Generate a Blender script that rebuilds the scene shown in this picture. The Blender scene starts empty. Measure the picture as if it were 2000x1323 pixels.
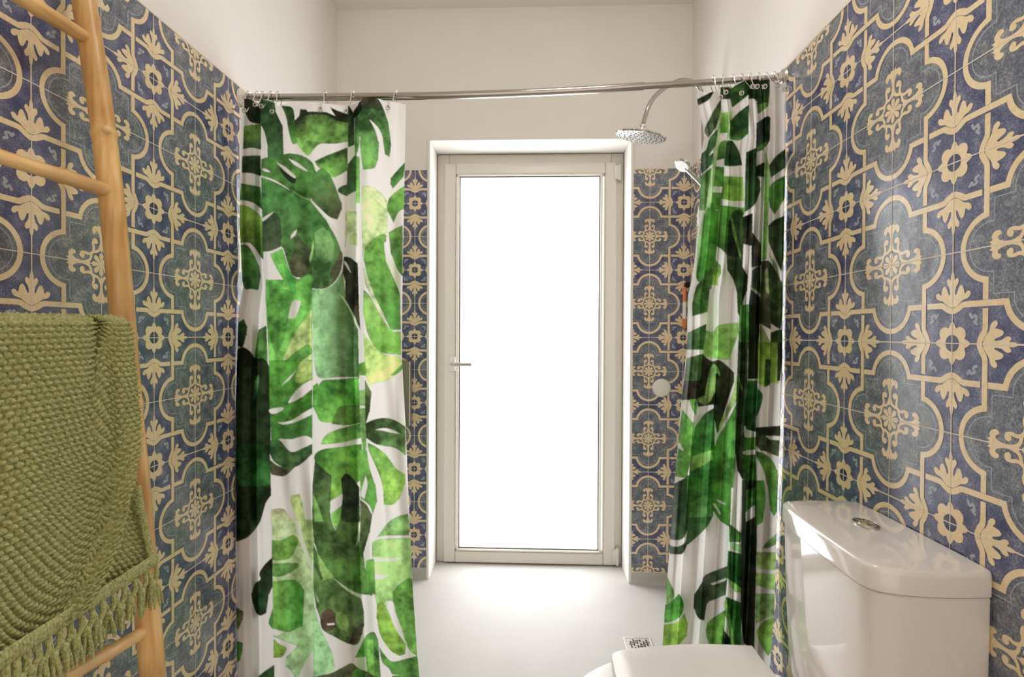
import bpy, bmesh, math, random
import numpy as np
from mathutils import Vector, Matrix

# ------------------------------------------------------------------ camera, world, exposure
S = bpy.context.scene
COL = S.collection
FPX, YAW, PIT, ROL = 1026.7, .0361, -.0083, .0045
CAMZ = 1.113
cy, sy = math.cos(YAW), math.sin(YAW)
cp, sp = math.cos(PIT), math.sin(PIT)
cr, sr = math.cos(ROL), math.sin(ROL)
_r0 = np.array([cy, sy, 0.]); _f0 = np.array([-sy, cy, 0.]); _z = np.array([0., 0., 1.])
FWD = _f0 * cp + _z * sp
_up = -_f0 * sp + _z * cp
RGT = _r0 * cr + _up * sr
UPV = _up * cr - _r0 * sr
cam_d = bpy.data.cameras.new('camera')
cam_d.sensor_width = 36.0
cam_d.lens = FPX / 2000 * 36
cam_d.clip_start = .02
cam = bpy.data.objects.new('camera', cam_d)
COL.objects.link(cam)
M = Matrix(((RGT[0], UPV[0], -FWD[0], 0), (RGT[1], UPV[1], -FWD[1], 0), (RGT[2], UPV[2], -FWD[2], CAMZ), (0, 0, 0, 1)))
cam.matrix_world = M
S.camera = cam
S.view_settings.view_transform = 'Standard'
S.view_settings.look = 'None'
S.view_settings.gamma = 1
S.view_settings.use_curve_mapping = False
S.view_settings.exposure = 0.12
S.cycles.use_denoising = True
S.cycles.max_bounces = 8
S.cycles.diffuse_bounces = 5
S.cycles.glossy_bounces = 4
S.cycles.sample_clamp_indirect = 6
WORLD_STRENGTH = 1.25
WINDOW_STRENGTH = 5.2
FILL_STRENGTH = 21.0
world = bpy.data.worlds.new('world'); S.world = world
world.use_nodes = True
_bg = world.node_tree.nodes['Background']
_bg.inputs[0].default_value = (1.0, .87, .75, 1)      # the warm lit room behind the camera
_bg.inputs[1].default_value = WORLD_STRENGTH


def ray(x, y):
    return FWD + RGT * ((x - 1000) / FPX) - UPV * ((y - 661.5) / FPX)


def onX(x, y, X):
    d = ray(x, y); p = d * (X / d[0]); return np.array([p[0], p[1], p[2] + CAMZ])


def onY(x, y, Y):
    d = ray(x, y); p = d * (Y / d[1]); return np.array([p[0], p[1], p[2] + CAMZ])


def onZ(x, y, Z):
    d = ray(x, y); p = d * ((Z - CAMZ) / d[2]); return np.array([p[0], p[1], p[2] + CAMZ])


# ------------------------------------------------------------------ room numbers (metres)
XL, XR, YB = -.8785, .7015, 2.3588      # side walls, back wall (tile faces)
ZT = .7379 + CAMZ                        # top of the tiling
ZB = ZT - 1.8                            # bottom of the tiling
ZC = 1.466 + CAMZ                        # ceiling
YF = -1.3                                # open end of the room, behind the camera
RX0, RX1, RZ1 = -.4605, .443, .872 + CAMZ  # window recess
YR = 2.53                                # window frame face
TT = .008                                # tile thickness
PER = .30                                # pattern period

# ------------------------------------------------------------------ helpers


def lin(c):
    c = np.asarray(c, float) / 255.0
    return np.where(c <= .04045, c / 12.92, ((c + .055) / 1.055) ** 2.4)


def L4(c):
    v = lin(c); return (float(v[0]), float(v[1]), float(v[2]), 1.0)


def new_mat(name):
    m = bpy.data.materials.new(name); m.use_nodes = True
    nt = m.node_tree
    return m, nt, nt.nodes['Principled BSDF']


def mat(name, c, rough=.5, metal=0., spec=.5, bump=0., bscale=60., var=0., vscale=8., coat=0.):
    m, nt, p = new_mat(name)
    p.inputs['Base Color'].default_value = L4(c)
    p.inputs['Roughness'].default_value = rough
    p.inputs['Metallic'].default_value = metal
    p.inputs['Specular IOR Level'].default_value = spec
    p.inputs['Coat Weight'].default_value = coat
    tc = nt.nodes.new('ShaderNodeTexCoord')
    if var > 0:
        n = nt.nodes.new('ShaderNodeTexNoise'); n.inputs['Scale'].default_value = vscale
        n.inputs['Detail'].default_value = 5
        nt.links.new(tc.outputs['Object'], n.inputs['Vector'])
        r = nt.nodes.new('ShaderNodeValToRGB')
        a = lin(c)
        r.color_ramp.elements[0].position = .3; r.color_ramp.elements[1].position = .7
        r.color_ramp.elements[0].color = (*(a * (1 - var)), 1)
        r.color_ramp.elements[1].color = (*np.minimum(a * (1 + var), 1), 1)
        nt.links.new(n.outputs['Fac'], r.inputs['Fac'])
        nt.links.new(r.outputs['Color'], p.inputs['Base Color'])
    if bump > 0:
        n = nt.nodes.new('ShaderNodeTexNoise'); n.inputs['Scale'].default_value = bscale
        n.inputs['Detail'].default_value = 4
        nt.links.new(tc.outputs['Object'], n.inputs['Vector'])
        b = nt.nodes.new('ShaderNodeBump'); b.inputs['Strength'].default_value = bump
        b.inputs['Distance'].default_value = .004
        nt.links.new(n.outputs['Fac'], b.inputs['Height'])
        nt.links.new(b.outputs['Normal'], p.inputs['Normal'])
    return m


def mottled(name, cols, pos, rough, scale, scale2):
    """hand-painted glaze: fine speckle in several tones plus slow clouding"""
    m, nt, p = new_mat(name)
    tc = nt.nodes.new('ShaderNodeTexCoord')
    n = nt.nodes.new('ShaderNodeTexNoise'); n.inputs['Scale'].default_value = scale
    n.inputs['Detail'].default_value = 3; n.inputs['Roughness'].default_value = .65
    n2 = nt.nodes.new('ShaderNodeTexNoise'); n2.inputs['Scale'].default_value = scale2
    n2.inputs['Detail'].default_value = 4
    nt.links.new(tc.outputs['Object'], n.inputs['Vector'])
    nt.links.new(tc.outputs['Object'], n2.inputs['Vector'])
    a = nt.nodes.new('ShaderNodeMath'); a.operation = 'MULTIPLY_ADD'
    a.inputs[1].default_value = .6; 
    b = nt.nodes.new('ShaderNodeMath'); b.operation = 'MULTIPLY'; b.inputs[1].default_value = .4
    nt.links.new(n2.outputs['Fac'], b.inputs[0])
    nt.links.new(n.outputs['Fac'], a.inputs[0]); nt.links.new(b.outputs[0], a.inputs[2])
    r = nt.nodes.new('ShaderNodeValToRGB')
    while len(r.color_ramp.elements) < len(cols):
        r.color_ramp.elements.new(.5)
    for e, c, q in zip(r.color_ramp.elements, cols, pos):
        e.position = q; e.color = L4(c)
    nt.links.new(a.outputs[0], r.inputs['Fac'])
    nt.links.new(r.outputs['Color'], p.inputs['Base Color'])
    p.inputs['Roughness'].default_value = rough
    p.inputs['Specular IOR Level'].default_value = .7
    n3 = nt.nodes.new('ShaderNodeTexNoise'); n3.inputs['Scale'].default_value = 25
    nt.links.new(tc.outputs['Object'], n3.inputs['Vector'])
    bp = nt.nodes.new('ShaderNodeBump'); bp.inputs['Strength'].default_value = .25
    bp.inputs['Distance'].default_value = .003
    nt.links.new(n3.outputs['Fac'], bp.inputs['Height'])
    nt.links.new(bp.outputs['Normal'], p.inputs['Normal'])
    return m


def link(name, me, mats, parent=None, smooth=False):
    for m in (mats if isinstance(mats, (list, tuple)) else [mats]):
        me.materials.append(m)
    if smooth:
        me.polygons.foreach_set('use_smooth', [True] * len(me.polygons))
    o = bpy.data.objects.new(name, me); COL.objects.link(o)
    if parent is not None:
        o.parent = parent
        o.matrix_parent_inverse = Matrix.Translation(parent.location).inverted()
    return o


def bobj(name, bm, mats, parent=None, smooth=False):
    me = bpy.data.meshes.new(name)
    bmesh.ops.recalc_face_normals(bm, faces=bm.faces)
    bm.to_mesh(me); bm.free()
    o = link(name, me, mats, parent, smooth)
    if smooth:
        try:
            me.set_sharp_from_angle(angle=math.radians(40))
        except Exception:
            pass
    return o


def thing(name, label, cat, loc=(0, 0, 0), group=None):
    o = bpy.data.objects.new(name, None); COL.objects.link(o)
    o.location = loc; o.empty_display_size = .05
    return tag(o, label, cat, group)


def tag(o, label, cat, group=None):
    o['label'] = label; o['category'] = cat
    if group:
        o['group'] = group
    return o


def structure(o):
    o['kind'] = 'structure'; return o


def box(bm, x0, x1, y0, y1, z0, z1, bev=0., seg=2):
    r = bmesh.ops.create_cube(bm, size=1)
    vs = r['verts']
    for v in vs:
        v.co = Vector(((x0 + x1) / 2 + v.co.x * (x1 - x0), (y0 + y1) / 2 + v.co.y * (y1 - y0), (z0 + z1) / 2 + v.co.z * (z1 - z0)))
    if bev > 0:
        es = list({e for v in vs for e in v.link_edges})
        bmesh.ops.bevel(bm, geom=es, offset=bev, segments=seg, profile=.5, affect='EDGES', clamp_overlap=True)


def tube(bm, pts, rad, seg=14, caps=True, closed=False):
    pts = [Vector(p) for p in pts]
    n = len(pts)
    rad = [rad] * n if isinstance(rad, (int, float)) else rad
    rings = []
    t0 = (pts[1] - pts[0]).normalized()
    ref = Vector((0, 0, 1)) if abs(t0.z) < .9 else Vector((1, 0, 0))
    nrm = (ref - t0 * ref.dot(t0)).normalized()
    for i, p in enumerate(pts):
        if closed:
            t = (pts[(i + 1) % n] - pts[i - 1]).normalized()
        else:
            t = (pts[min(i + 1, n - 1)] - pts[max(i - 1, 0)]).normalized()
        nrm = (nrm - t * nrm.dot(t)).normalized()
        bn = t.cross(nrm)
        rings.append([bm.verts.new(p + (nrm * math.cos(a) + bn * math.sin(a)) * rad[i]) for a in (2 * math.pi * k / seg for k in range(seg))])
    m = n if closed else n - 1
    for i in range(m):
        A, B = rings[i], rings[(i + 1) % n]
        for k in range(seg):
            bm.faces.new((A[k], A[(k + 1) % seg], B[(k + 1) % seg], B[k]))
    if caps and not closed:
        bm.faces.new(rings[0][::-1]); bm.faces.new(rings[-1])


def lathe(bm, prof, center, axis=(0, 0, 1), seg=40):
    """prof: (radius, height along axis)"""
    ax = Vector(axis).normalized()
    u = ax.orthogonal().normalized(); w = ax.cross(u)
    c = Vector(center); rings = []
    for r, h in prof:
        if r < 1e-6:
            rings.append([bm.verts.new(c + ax * h)])
        else:
            rings.append([bm.verts.new(c + ax * h + (u * math.cos(a) + w * math.sin(a)) * r) for a in (2 * math.pi * k / seg for k in range(seg))])
    for A, B in zip(rings[:-1], rings[1:]):
        if len(A) == 1 and len(B) == 1:
            continue
        for k in range(seg):
            k2 = (k + 1) % seg
            if len(A) == 1:
                bm.faces.new((A[0], B[k], B[k2]))
            elif len(B) == 1:
                bm.faces.new((A[k], A[k2], B[0]))
            else:
                bm.faces.new((A[k], A[k2], B[k2], B[k]))


def catmull(pts, sub=6, closed=False):
    pts = [np.asarray(p, float) for p in pts]
    n = len(pts); out = []
    m = n if closed else n - 1
    for i in range(m):
        if closed:
            p0, p1, p2, p3 = pts[i - 1], pts[i], pts[(i + 1) % n], pts[(i + 2) % n]
        else:
            p0, p1, p2, p3 = pts[max(i - 1, 0)], pts[i], pts[i + 1], pts[min(i + 2, n - 1)]
        for k in range(sub):
            t = k / sub
            out.append(.5 * ((2 * p1) + (p2 - p0) * t + (2 * p0 - 5 * p1 + 4 * p2 - p3) * t * t + (3 * p1 - p0 - 3 * p2 + p3) * t ** 3))
    if not closed:
        out.append(pts[-1])
    return out


# ------------------------------------------------------------------ materials
M_plaster = mat('white_plaster', (238, 234, 228), .55, bump=.12, bscale=35, var=.02, vscale=3)
M_ceiling = mat('ceiling_plaster', (236, 232, 226), .6, bump=.08, bscale=30)
M_floor = mat('white_microcement', (198, 195, 191), .62, spec=.25, bump=.10, bscale=14, var=.03, vscale=5)
M_frame = mat('white_pvc', (214, 208, 199), .28, spec=.5)
M_bead = mat('white_glazing_bead', (206, 200, 190), .4)
M_blue = mottled('blue_glaze', [(52, 56, 88), (80, 85, 122), (114, 118, 146), (184, 186, 192)], [.30, .46, .56, .70], .21, 420, 34)
M_grey = mottled('grey_blue_glaze', [(72, 76, 95), (103, 108, 126), (136, 141, 147), (194, 196, 187)], [.30, .46, .56, .70], .21, 300, 40)
M_cream = mottled('cream_glaze', [(232, 204, 158), (246, 222, 180), (250, 233, 200)], [.3, .5, .7], .21, 120, 12)
M_pale = mottled('pale_blue_glaze', [(146, 152, 170), (172, 178, 192), (190, 196, 204)], [.3, .5, .7], .21, 300, 30)
M_dark = mottled('dark_blue_glaze', [(50, 54, 82), (66, 72, 102), (84, 90, 116)], [.3, .5, .7], .21, 300, 30)
M_grout = mat('pale_grout', (238, 226, 212), .6)
M_tilebody = mat('tile_edge', (190, 170, 150), .5)
M_chrome = mat('chrome', (225, 222, 216), .10, metal=1)
M_chrome2 = mat('brushed_chrome', (200, 196, 190), .28, metal=1)
M_chrome3 = mat('dark_chrome', (178, 172, 164), .16, metal=1)
M_steel = mat('brushed_steel', (214, 210, 204), .4, metal=.6)
M_darkhole = mat('dark_slot', (30, 26, 22), .8)
M_ceramic = mat('white_ceramic', (236, 230, 224), .08, spec=.6, coat=.5)
M_seat = mat('white_seat_plastic', (232, 227, 222), .22)
M_grey_m = mat('grey_metal', (150, 144, 132), .35, metal=.7)
M_white = mat('white_plastic', (246, 242, 232), .4)
M_orange = mat('orange_plastic', (230, 138, 74), .4)
M_darkp = mat('dark_plastic', (40, 36, 32), .5)


def bamboo_material(name, sc):
    m, nt, p = new_mat(name)
    tc = nt.nodes.new('ShaderNodeTexCoord')
    mp = nt.nodes.new('ShaderNodeMapping'); mp.inputs['Scale'].default_value = sc
    n = nt.nodes.new('ShaderNodeTexNoise'); n.inputs['Scale'].default_value = 1.6; n.inputs['Detail'].default_value = 6
    nt.links.new(tc.outputs['Object'], mp.inputs['Vector']); nt.links.new(mp.outputs['Vector'], n.inputs['Vector'])
    r = nt.nodes.new('ShaderNodeValToRGB')
    r.color_ramp.elements[0].position = .3; r.color_ramp.elements[0].color = L4((222, 166, 100))
    r.color_ramp.elements[1].position = .72; r.color_ramp.elements[1].color = L4((250, 214, 154))
    e = r.color_ramp.elements.new(.5); e.color = L4((240, 194, 128))
    nt.links.new(n.outputs['Fac'], r.inputs['Fac'])
    n2 = nt.nodes.new('ShaderNodeTexNoise'); n2.inputs['Scale'].default_value = 7
    nt.links.new(tc.outputs['Object'], n2.inputs['Vector'])
    mx = nt.nodes.new('ShaderNodeMix'); mx.data_type = 'RGBA'; mx.blend_type = 'MULTIPLY'
    r2 = nt.nodes.new('ShaderNodeValToRGB')
    r2.color_ramp.elements[0].position = .35; r2.color_ramp.elements[0].color = (.72, .66, .58, 1)
    r2.color_ramp.elements[1].position = .6; r2.color_ramp.elements[1].color = (1, 1, 1, 1)
    nt.links.new(n2.outputs['Fac'], r2.inputs['Fac'])
    mx.inputs[0].default_value = 1
    nt.links.new(r.outputs['Color'], mx.inputs[6]); nt.links.new(r2.outputs['Color'], mx.inputs[7])
    nt.links.new(mx.outputs[2], p.inputs['Base Color'])
    p.inputs['Roughness'].default_value = .38
    b = nt.nodes.new('ShaderNodeBump'); b.inputs['Strength'].default_value = .2; b.inputs['Distance'].default_value = .002
    nt.links.new(n.outputs['Fac'], b.inputs['Height']); nt.links.new(b.outputs['Normal'], p.inputs['Normal'])
    return m


M_bamboo = bamboo_material('bamboo_pole', (60, 60, 4)); M_rung = bamboo_material('bamboo_rung', (60, 4, 60))
M_node = mat('bamboo_node', (232, 194, 146), .5, var=.12, vscale=60)


def wool_material():
    m, nt, p = new_mat('olive_cotton_knit')
    tc = nt.nodes.new('ShaderNodeTexCoord')
    n = nt.nodes.new('ShaderNodeTexNoise'); n.inputs['Scale'].default_value = 260; n.inputs['Detail'].default_value = 3
    nt.links.new(tc.outputs['Object'], n.inputs['Vector'])
    r = nt.nodes.new('ShaderNodeValToRGB')
    r.color_ramp.elements[0].position = .3; r.color_ramp.elements[0].color = L4((136, 138, 86))
    r.color_ramp.elements[1].position = .7; r.color_ramp.elements[1].color = L4((200, 201, 144))
    nt.links.new(n.outputs['Fac'], r.inputs['Fac']); nt.links.new(r.outputs['Color'], p.inputs['Base Color'])
    p.inputs['Roughness'].default_value = .9; p.inputs['Specular IOR Level'].default_value = .1
    b = nt.nodes.new('ShaderNodeBump'); b.inputs['Strength'].default_value = .5; b.inputs['Distance'].default_value = .001
    nt.links.new(n.outputs['Fac'], b.inputs['Height']); nt.links.new(b.outputs['Normal'], p.inputs['Normal'])
    return m


M_knit = wool_material()


def curtain_material():
    m, nt, p = new_mat('printed_polyester')
    at = nt.nodes.new('ShaderNodeAttribute'); at.attribute_name = 'print'
    p.inputs['Roughness'].default_value = .6; p.inputs['Specular IOR Level'].default_value = .25
    nt.links.new(at.outputs['Color'], p.inputs['Base Color'])
    tr = nt.nodes.new('ShaderNodeBsdfTranslucent'); nt.links.new(at.outputs['Color'], tr.inputs['Color'])
    mx = nt.nodes.new('ShaderNodeMixShader'); mx.inputs[0].default_value = .48
    nt.links.new(p.outputs[0], mx.inputs[1]); nt.links.new(tr.outputs[0], mx.inputs[2])
    nt.links.new(mx.outputs[0], nt.nodes['Material Output'].inputs['Surface'])
    return m


M_curtain = curtain_material()

# ------------------------------------------------------------------ room shell
bm = bmesh.new(); box(bm, XL - .15, XR + .15, YF, YR + .1, -.1, 0); structure(bobj('floor', bm, M_floor))
bm = bmesh.new(); box(bm, XL - .15, XR + .15, YF, YB + .3, ZC, ZC + .1); structure(bobj('ceiling', bm, M_ceiling))
bm = bmesh.new(); box(bm, XL - .15, XL - TT, YF, YB + .3, -.1, ZC + .1); wall_left = structure(bobj('wall_left', bm, M_plaster))
bm = bmesh.new(); box(bm, XR + TT, XR + .15, YF, YB + .3, -.1, ZC + .1); wall_right = structure(bobj('wall_right', bm, M_plaster))
bm = bmesh.new()
yb = YB + TT
box(bm, XL - TT, RX0, yb, YB + .3, 0, ZC); box(bm, RX1, XR + TT, yb, YB + .3, 0, ZC); box(bm, RX0, RX1, yb, YB + .3, RZ1, ZC)
wall_back = structure(bobj('wall_back', bm, M_plaster))


def cove(bm, x0, x1):
    """low skirting that curves out into the floor, extruded along X"""
    prof = [(YB + TT, ZB), (YB - .001, ZB), (YB - .001, .022)]
    for k in range(1, 9):
        a = math.pi / 2 * k / 8
        prof.append((YB - .001 - .02 * (1 - math.cos(a)), .022 * (1 - math.sin(a))))
    prof.append((YB + TT, 0))
    A = [bm.verts.new((x0, y, z)) for y, z in prof]; B = [bm.verts.new((x1, y, z)) for y, z in prof]
    n = len(prof)
    for k in range(n):
        bm.faces.new((A[k], A[(k + 1) % n], B[(k + 1) % n], B[k]))
    bm.faces.new(A[::-1]); bm.faces.new(B)


bm = bmesh.new(); cove(bm, XL, RX0 - .0); structure(bobj('baseboard_back_left', bm, M_floor, smooth=True))
bm = bmesh.new(); cove(bm, RX1, XR); structure(bobj('baseboard_back_right', bm, M_floor, smooth=True))
bm = bmesh.new(); box(bm, XL - TT, XL, YF, YB, 0, ZB, .002); structure(bobj('baseboard_left', bm, M_floor))
bm = bmesh.new(); box(bm, XR, XR + TT, YF, YB, 0, ZB, .002); structure(bobj('baseboard_right', bm, M_floor))
# white painted casing edge of the recess
bm = bmesh.new()
e = .010
box(bm, RX0 - e, RX0 + .004, YB - .006, YR, 0, RZ1 + e, .004)
box(bm, RX1 - .004, RX1 + e, YB - .006, YR, 0, RZ1 + e, .004)
box(bm, RX0 + .004, RX1 - .004, YB - .006, YR, RZ1 - .004, RZ1 + e, .004)
structure(bobj('trim_1', bm, M_plaster))

# added fill lamp, out of view under the ceiling, to brighten the upper walls
lamp = thing('fill_lamp', 'added round fill lamp out of view under the bathroom ceiling', 'added fill lamp', (.10, .92, ZC))
bm = bmesh.new(); lathe(bm, [(0, 0), (.175, 0), (.175, .030), (.168, .036), (.160, .036)], (.10, .92, ZC), (0, 0, -1), 48)
bobj('fill_lamp_base', bm, M_frame, lamp, smooth=True)
m, nt, p = new_mat('fill_lamp_opal')
p.inputs['Base Color'].default_value = (.9, .88, .84, 1)
p.inputs['Emission Color'].default_value = (1, .97, .95, 1); p.inputs['Emission Strength'].default_value = FILL_STRENGTH
bm = bmesh.new(); lathe(bm, [(.159, .034), (.159, .040), (.150, .048), (.10, .055), (0, .058)], (.10, .92, ZC), (0, 0, -1), 48)
bobj('fill_lamp_diffuser', bm, m, lamp, smooth=True)

# ------------------------------------------------------------------ the wall tiles: one repeat of the pattern as flat glaze shapes


def stroke(pts, w):
    """polyline -> list of quads (two triangles each), mitred"""
    pts = [np.asarray(p, float) for p in pts]
    n = len(pts); closed = np.allclose(pts[0], pts[-1])
    L, R = [], []
    for i in range(n):
        if closed:
            a = pts[i] - pts[i - 1 if i > 0 else n - 2]; b = pts[i + 1 if i < n - 1 else 1] - pts[i]
        else:
            a = pts[i] - pts[i - 1] if i > 0 else pts[1] - pts[0]
            b = pts[i + 1] - pts[i] if i < n - 1 else a
        a = a / np.linalg.norm(a); b = b / np.linalg.norm(b)
        na, nb = np.array([-a[1], a[0]]), np.array([-b[1], b[0]])
        m = na + nb; m = m / np.linalg.norm(m); k = w / 2 / max(.45, m @ na)
        L.append(pts[i] + m * k); R.append(pts[i] - m * k)
    return [[L[i], R[i], R[i + 1], L[i + 1]] for i in range(n - 1)]


def rotp(p, k):
    x, y = p
    for _ in range(k):
        x, y = -y, x
    return (x, y)


SHAPES = []   # (layer height index, material index, polygon)


def addp(poly, mi, layer, c4=True, off=(0, 0)):
    for k in range(4 if c4 else 1):
        SHAPES.append((layer, mi, [(rotp(p, k)[0] + off[0], rotp(p, k)[1] + off[1]) for p in poly]))


CREAM, GREY, PALE, DARK, GROUT = 1, 2, 3, 4, 5
arc_c, arc_r = .262, .170
fa = math.atan2(.288 - arc_c, math.sqrt(arc_r ** 2 - (.288 - arc_c) ** 2))
arc = [(arc_r * math.cos(a), arc_c + arc_r * math.sin(a)) for a in np.linspace(math.pi - fa, fa, 25)]
bump_r = catmull([(.40, .288), (.43, .291), (.462, .310), (.5, .323), (.538, .310), (.57, .291), (.60, .288)], 4)
band = [(-.270, .288)] + arc + [tuple(p) for p in bump_r] + [(.685, .288)]
for q in stroke(band, .033):
    addp(q, CREAM, 3)
# quatrefoil ground
out = []
for k in range(4):
    quarter = [(.288, .288)] + arc[::-1]
    out += [rotp(p, k) for p in quarter]
addp(out, GREY, 1, c4=False)
ir = .128
fa2 = math.atan2(.243 - arc_c, math.sqrt(ir ** 2 - (.243 - arc_c) ** 2))
iarc = [(ir * math.cos(a), arc_c + ir * math.sin(a)) for a in np.linspace(fa2, math.pi - fa2, 21)]
lineq = []
for k in range(4):
    lineq += [rotp(p, k) for p in [(.235, .243)] + iarc + [(-.235, .243)]]
lineq.append(lineq[0])
for q in stroke(lineq, .0055):
    addp(q, PALE, 2, c4=False)
# fleur
half = [(0, .302), (.024, .297), (.048, .281), (.070, .264), (.094, .258), (.112, .247), (.120, .228), (.110, .216), (.094, .219), (.082, .230),
        (.077, .210), (.070, .190), (.058, .181), (.046, .188), (.037, .205), (.025, .232), (.017, .224), (.023, .192), (.036, .172), (.041, .155),
        (.032, .139), (.020, .144), (.013, .150), (.012, .126), (.005, .104)]
fl = catmull(half, 3)
fl = [(float(p[0]), float(p[1])) for p in fl]
poly = [(.5 + a, v) for a, v in fl] + [(.5 - a, v) for a, v in fl[::-1][:-1]]
addp(poly, CREAM, 3)
addp([(.5 - .0045, .11), (.5 - .0045, -.001), (.5 + .0045, -.001), (.5 + .0045, .11)], CREAM, 3)
# corner flower
fp = []
for k in range(96):
    a = 2 * math.pi * k / 96
    ax = abs(((a + math.pi / 4) % (math.pi / 2)) - math.pi / 4)     # 0 on the axes
    if ax < .30:
        r = .122 - .10 * ax if ax < .12 else (.110 - .14 * (ax - .12) * 1.0)
        r = max(r, .078 + (.30 - ax) * .06)
    else:
        r = .082 + .030 * math.sin((ax - .30) / (math.pi / 4 - .30) * math.pi / 2) ** .7
    fp.append((r * math.cos(a), r * math.sin(a)))
addp(fp, CREAM, 3, c4=False, off=(.5, .5))
addp([(.047 * math.cos(2 * math.pi * k / 28), .047 * math.sin(2 * math.pi * k / 28)) for k in range(28)], DARK, 4, c4=False, off=(.5, .5))
br = catmull([(.115, .165), (.128, .140), (.150, .150), (.158, .125), (.145, .118), (.165, .100)], 4)
for k in range(4):
    for q in stroke([rotp(p, k) for p in br], .016):
        addp(q, PALE, 2, c4=False, off=(.5, .5))
# medallion
for k in range(8):
    a = k * math.pi / 4
    pet = [(.016, .004), (.034, .012), (.056, .017), (.072, .012), (.078, 0), (.072, -.012), (.056, -.017), (.034, -.012), (.016, -.004)]
    pet = catmull(pet, 2, closed=True)
    addp([(p[0] * math.cos(a) - p[1] * math.sin(a), p[0] * math.sin(a) + p[1] * math.cos(a)) for p in pet], CREAM, 3, c4=False)
addp([(.02 * math.cos(2 * math.pi * k / 16), .02 * math.sin(2 * math.pi * k / 16)) for k in range(16)], CREAM, 3, c4=False)
ring = [((.098 + .006 * math.cos(8 * a)) * math.cos(a), (.098 + .006 * math.cos(8 * a)) * math.sin(a)) for a in np.linspace(0, 2 * math.pi, 49)]
ring[-1] = ring[0]
for q in stroke(ring, .019):
    addp(q, CREAM, 3, c4=False)
tri = [(0, .274), (.010, .256), (.021, .270), (.028, .252), (.046, .256), (.066, .244), (.074, .222), (.066, .203), (.050, .202), (.045, .215), (.034, .222),
       (.024, .212), (.015, .190), (.011, .160), (.014, .130), (.026, .102)]
tr_ = [(float(p[0]), float(p[1])) for p in catmull(tri, 3)]
addp(tr_ + [(-a, v) for a, v in tr_[::-1][:-1]], CREAM, 3)
vol = catmull([(.066, .080), (.060, .105), (.066, .132), (.062, .155), (.046, .162), (.036, .150), (.044, .139)], 4)
for s in (1, -1):
    for q in stroke([(p[0] * s, p[1]) for p in vol], .019):
        addp(q, CREAM, 3)
    addp([(s * .047 + .013 * math.cos(2 * math.pi * k / 12), .146 + .013 * math.sin(2 * math.pi * k / 12)) for k in range(12)], CREAM, 3)
# seams of the square tiles (two per repeat)
g = .0031
for c in (0, .5):
    addp([(c - g, -.5), (c + g, -.5), (c + g, .5), (c - g, .5)], GROUT, 5, c4=False)
    addp([(-.5, c - g), (.5, c - g), (.5, c + g), (-.5, c + g)], GROUT, 5.15, c4=False)

# triangulate the repeat once
tb = bmesh.new(); _mi = []
cnt = 0
for layer, mi, poly in SHAPES:
    vs = [tb.verts.new((p[0] * PER, p[1] * PER, .00016 * layer + 4e-7 * (cnt % 60))) for p in poly]
    cnt += 1
    try:
        f = tb.faces.new(vs)
        f.normal_update()
        if f.normal.z < 0:
            f.normal_flip()
        f.material_index = mi
    except ValueError:
        pass
bmesh.ops.triangulate(tb, faces=tb.faces[:])
tb.verts.index_update()
UV_ = np.array([v.co[:] for v in tb.verts]); UF_ = np.array([[v.index for v in f.verts] for f in tb.faces]); UM_ = np.array([f.material_index for f in tb.faces])
tb.free()
TILE_MATS = [M_blue, M_cream, M_grey, M_pale, M_dark, M_grout, M_tilebody]


def tile_panel(parent, origin, uaxis, naxis, u0, u1, ucen, name='tile_panel'):
    """panel from u0 to u1 along the wall and ZB..ZT in height; a medallion column sits at ucen"""
    V, F, Mi = [], [], []
    base = 0
    for i in range(math.floor((u0 - ucen) / PER - .7), math.ceil((u1 - ucen) / PER + .7) + 1):
        for k in range(0, 8):
            V.append(UV_ + np.array([ucen + i * PER, ZT - k * PER + .0 * PER, 0])); F.append(UF_ + base); Mi.append(UM_)
            base += len(UV_)
    V, F, Mi = np.concatenate(V), np.concatenate(F), np.concatenate(Mi)
    c = V[F]
    keep = (c[:, :, 0].max(1) > u0) & (c[:, :, 0].min(1) < u1) & (c[:, :, 1].max(1) > ZB) & (c[:, :, 1].min(1) < ZT)
    F, Mi = F[keep], Mi[keep]
    me = bpy.data.meshes.new(name); me.from_pydata(V.tolist(), [], F.tolist())
    me.polygons.foreach_set('material_index', Mi.astype(np.int32))
    b = bmesh.new(); b.from_mesh(me); bpy.data.meshes.remove(me)
    for co, no in (((u0, 0, 0), (-1, 0, 0)), ((u1, 0, 0), (1, 0, 0)), ((0, ZB, 0), (0, -1, 0)), ((0, ZT, 0), (0, 1, 0))):
        bmesh.ops.bisect_plane(b, geom=b.verts[:] + b.edges[:] + b.faces[:], plane_co=co, plane_no=no, clear_outer=True)
    loose = [v for v in b.verts if not v.link_faces]
    bmesh.ops.delete(b, geom=loose, context='VERTS')
    # body of the panel
    n0 = len(b.faces)
    r = bmesh.ops.create_cube(b, size=1)
    for v in r['verts']:
        v.co = Vector(((u0 + u1) / 2 + v.co.x * (u1 - u0), (ZB + ZT) / 2 + v.co.y * (ZT - ZB), -TT / 2 + v.co.z * TT))
    for f in {f for v in r['verts'] for f in v.link_faces}:
        f.material_index = 0 if f.normal.z > .5 else 6
    o = Vector(origin); ua = Vector(uaxis); na = Vector(naxis)
    mat4 = Matrix(((ua.x, 0, na.x, o.x), (ua.y, 0, na.y, o.y), (ua.z, 1, na.z, o.z), (0, 0, 0, 1)))
    b.transform(mat4)
    if mat4.to_3x3().determinant() < 0:
        bmesh.ops.reverse_faces(b, faces=b.faces[:])
    me = bpy.data.meshes.new(name); b.to_mesh(me); b.free()
    ob = link(name, me, TILE_MATS, parent)
    ob['kind'] = 'structure'
    return ob


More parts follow.
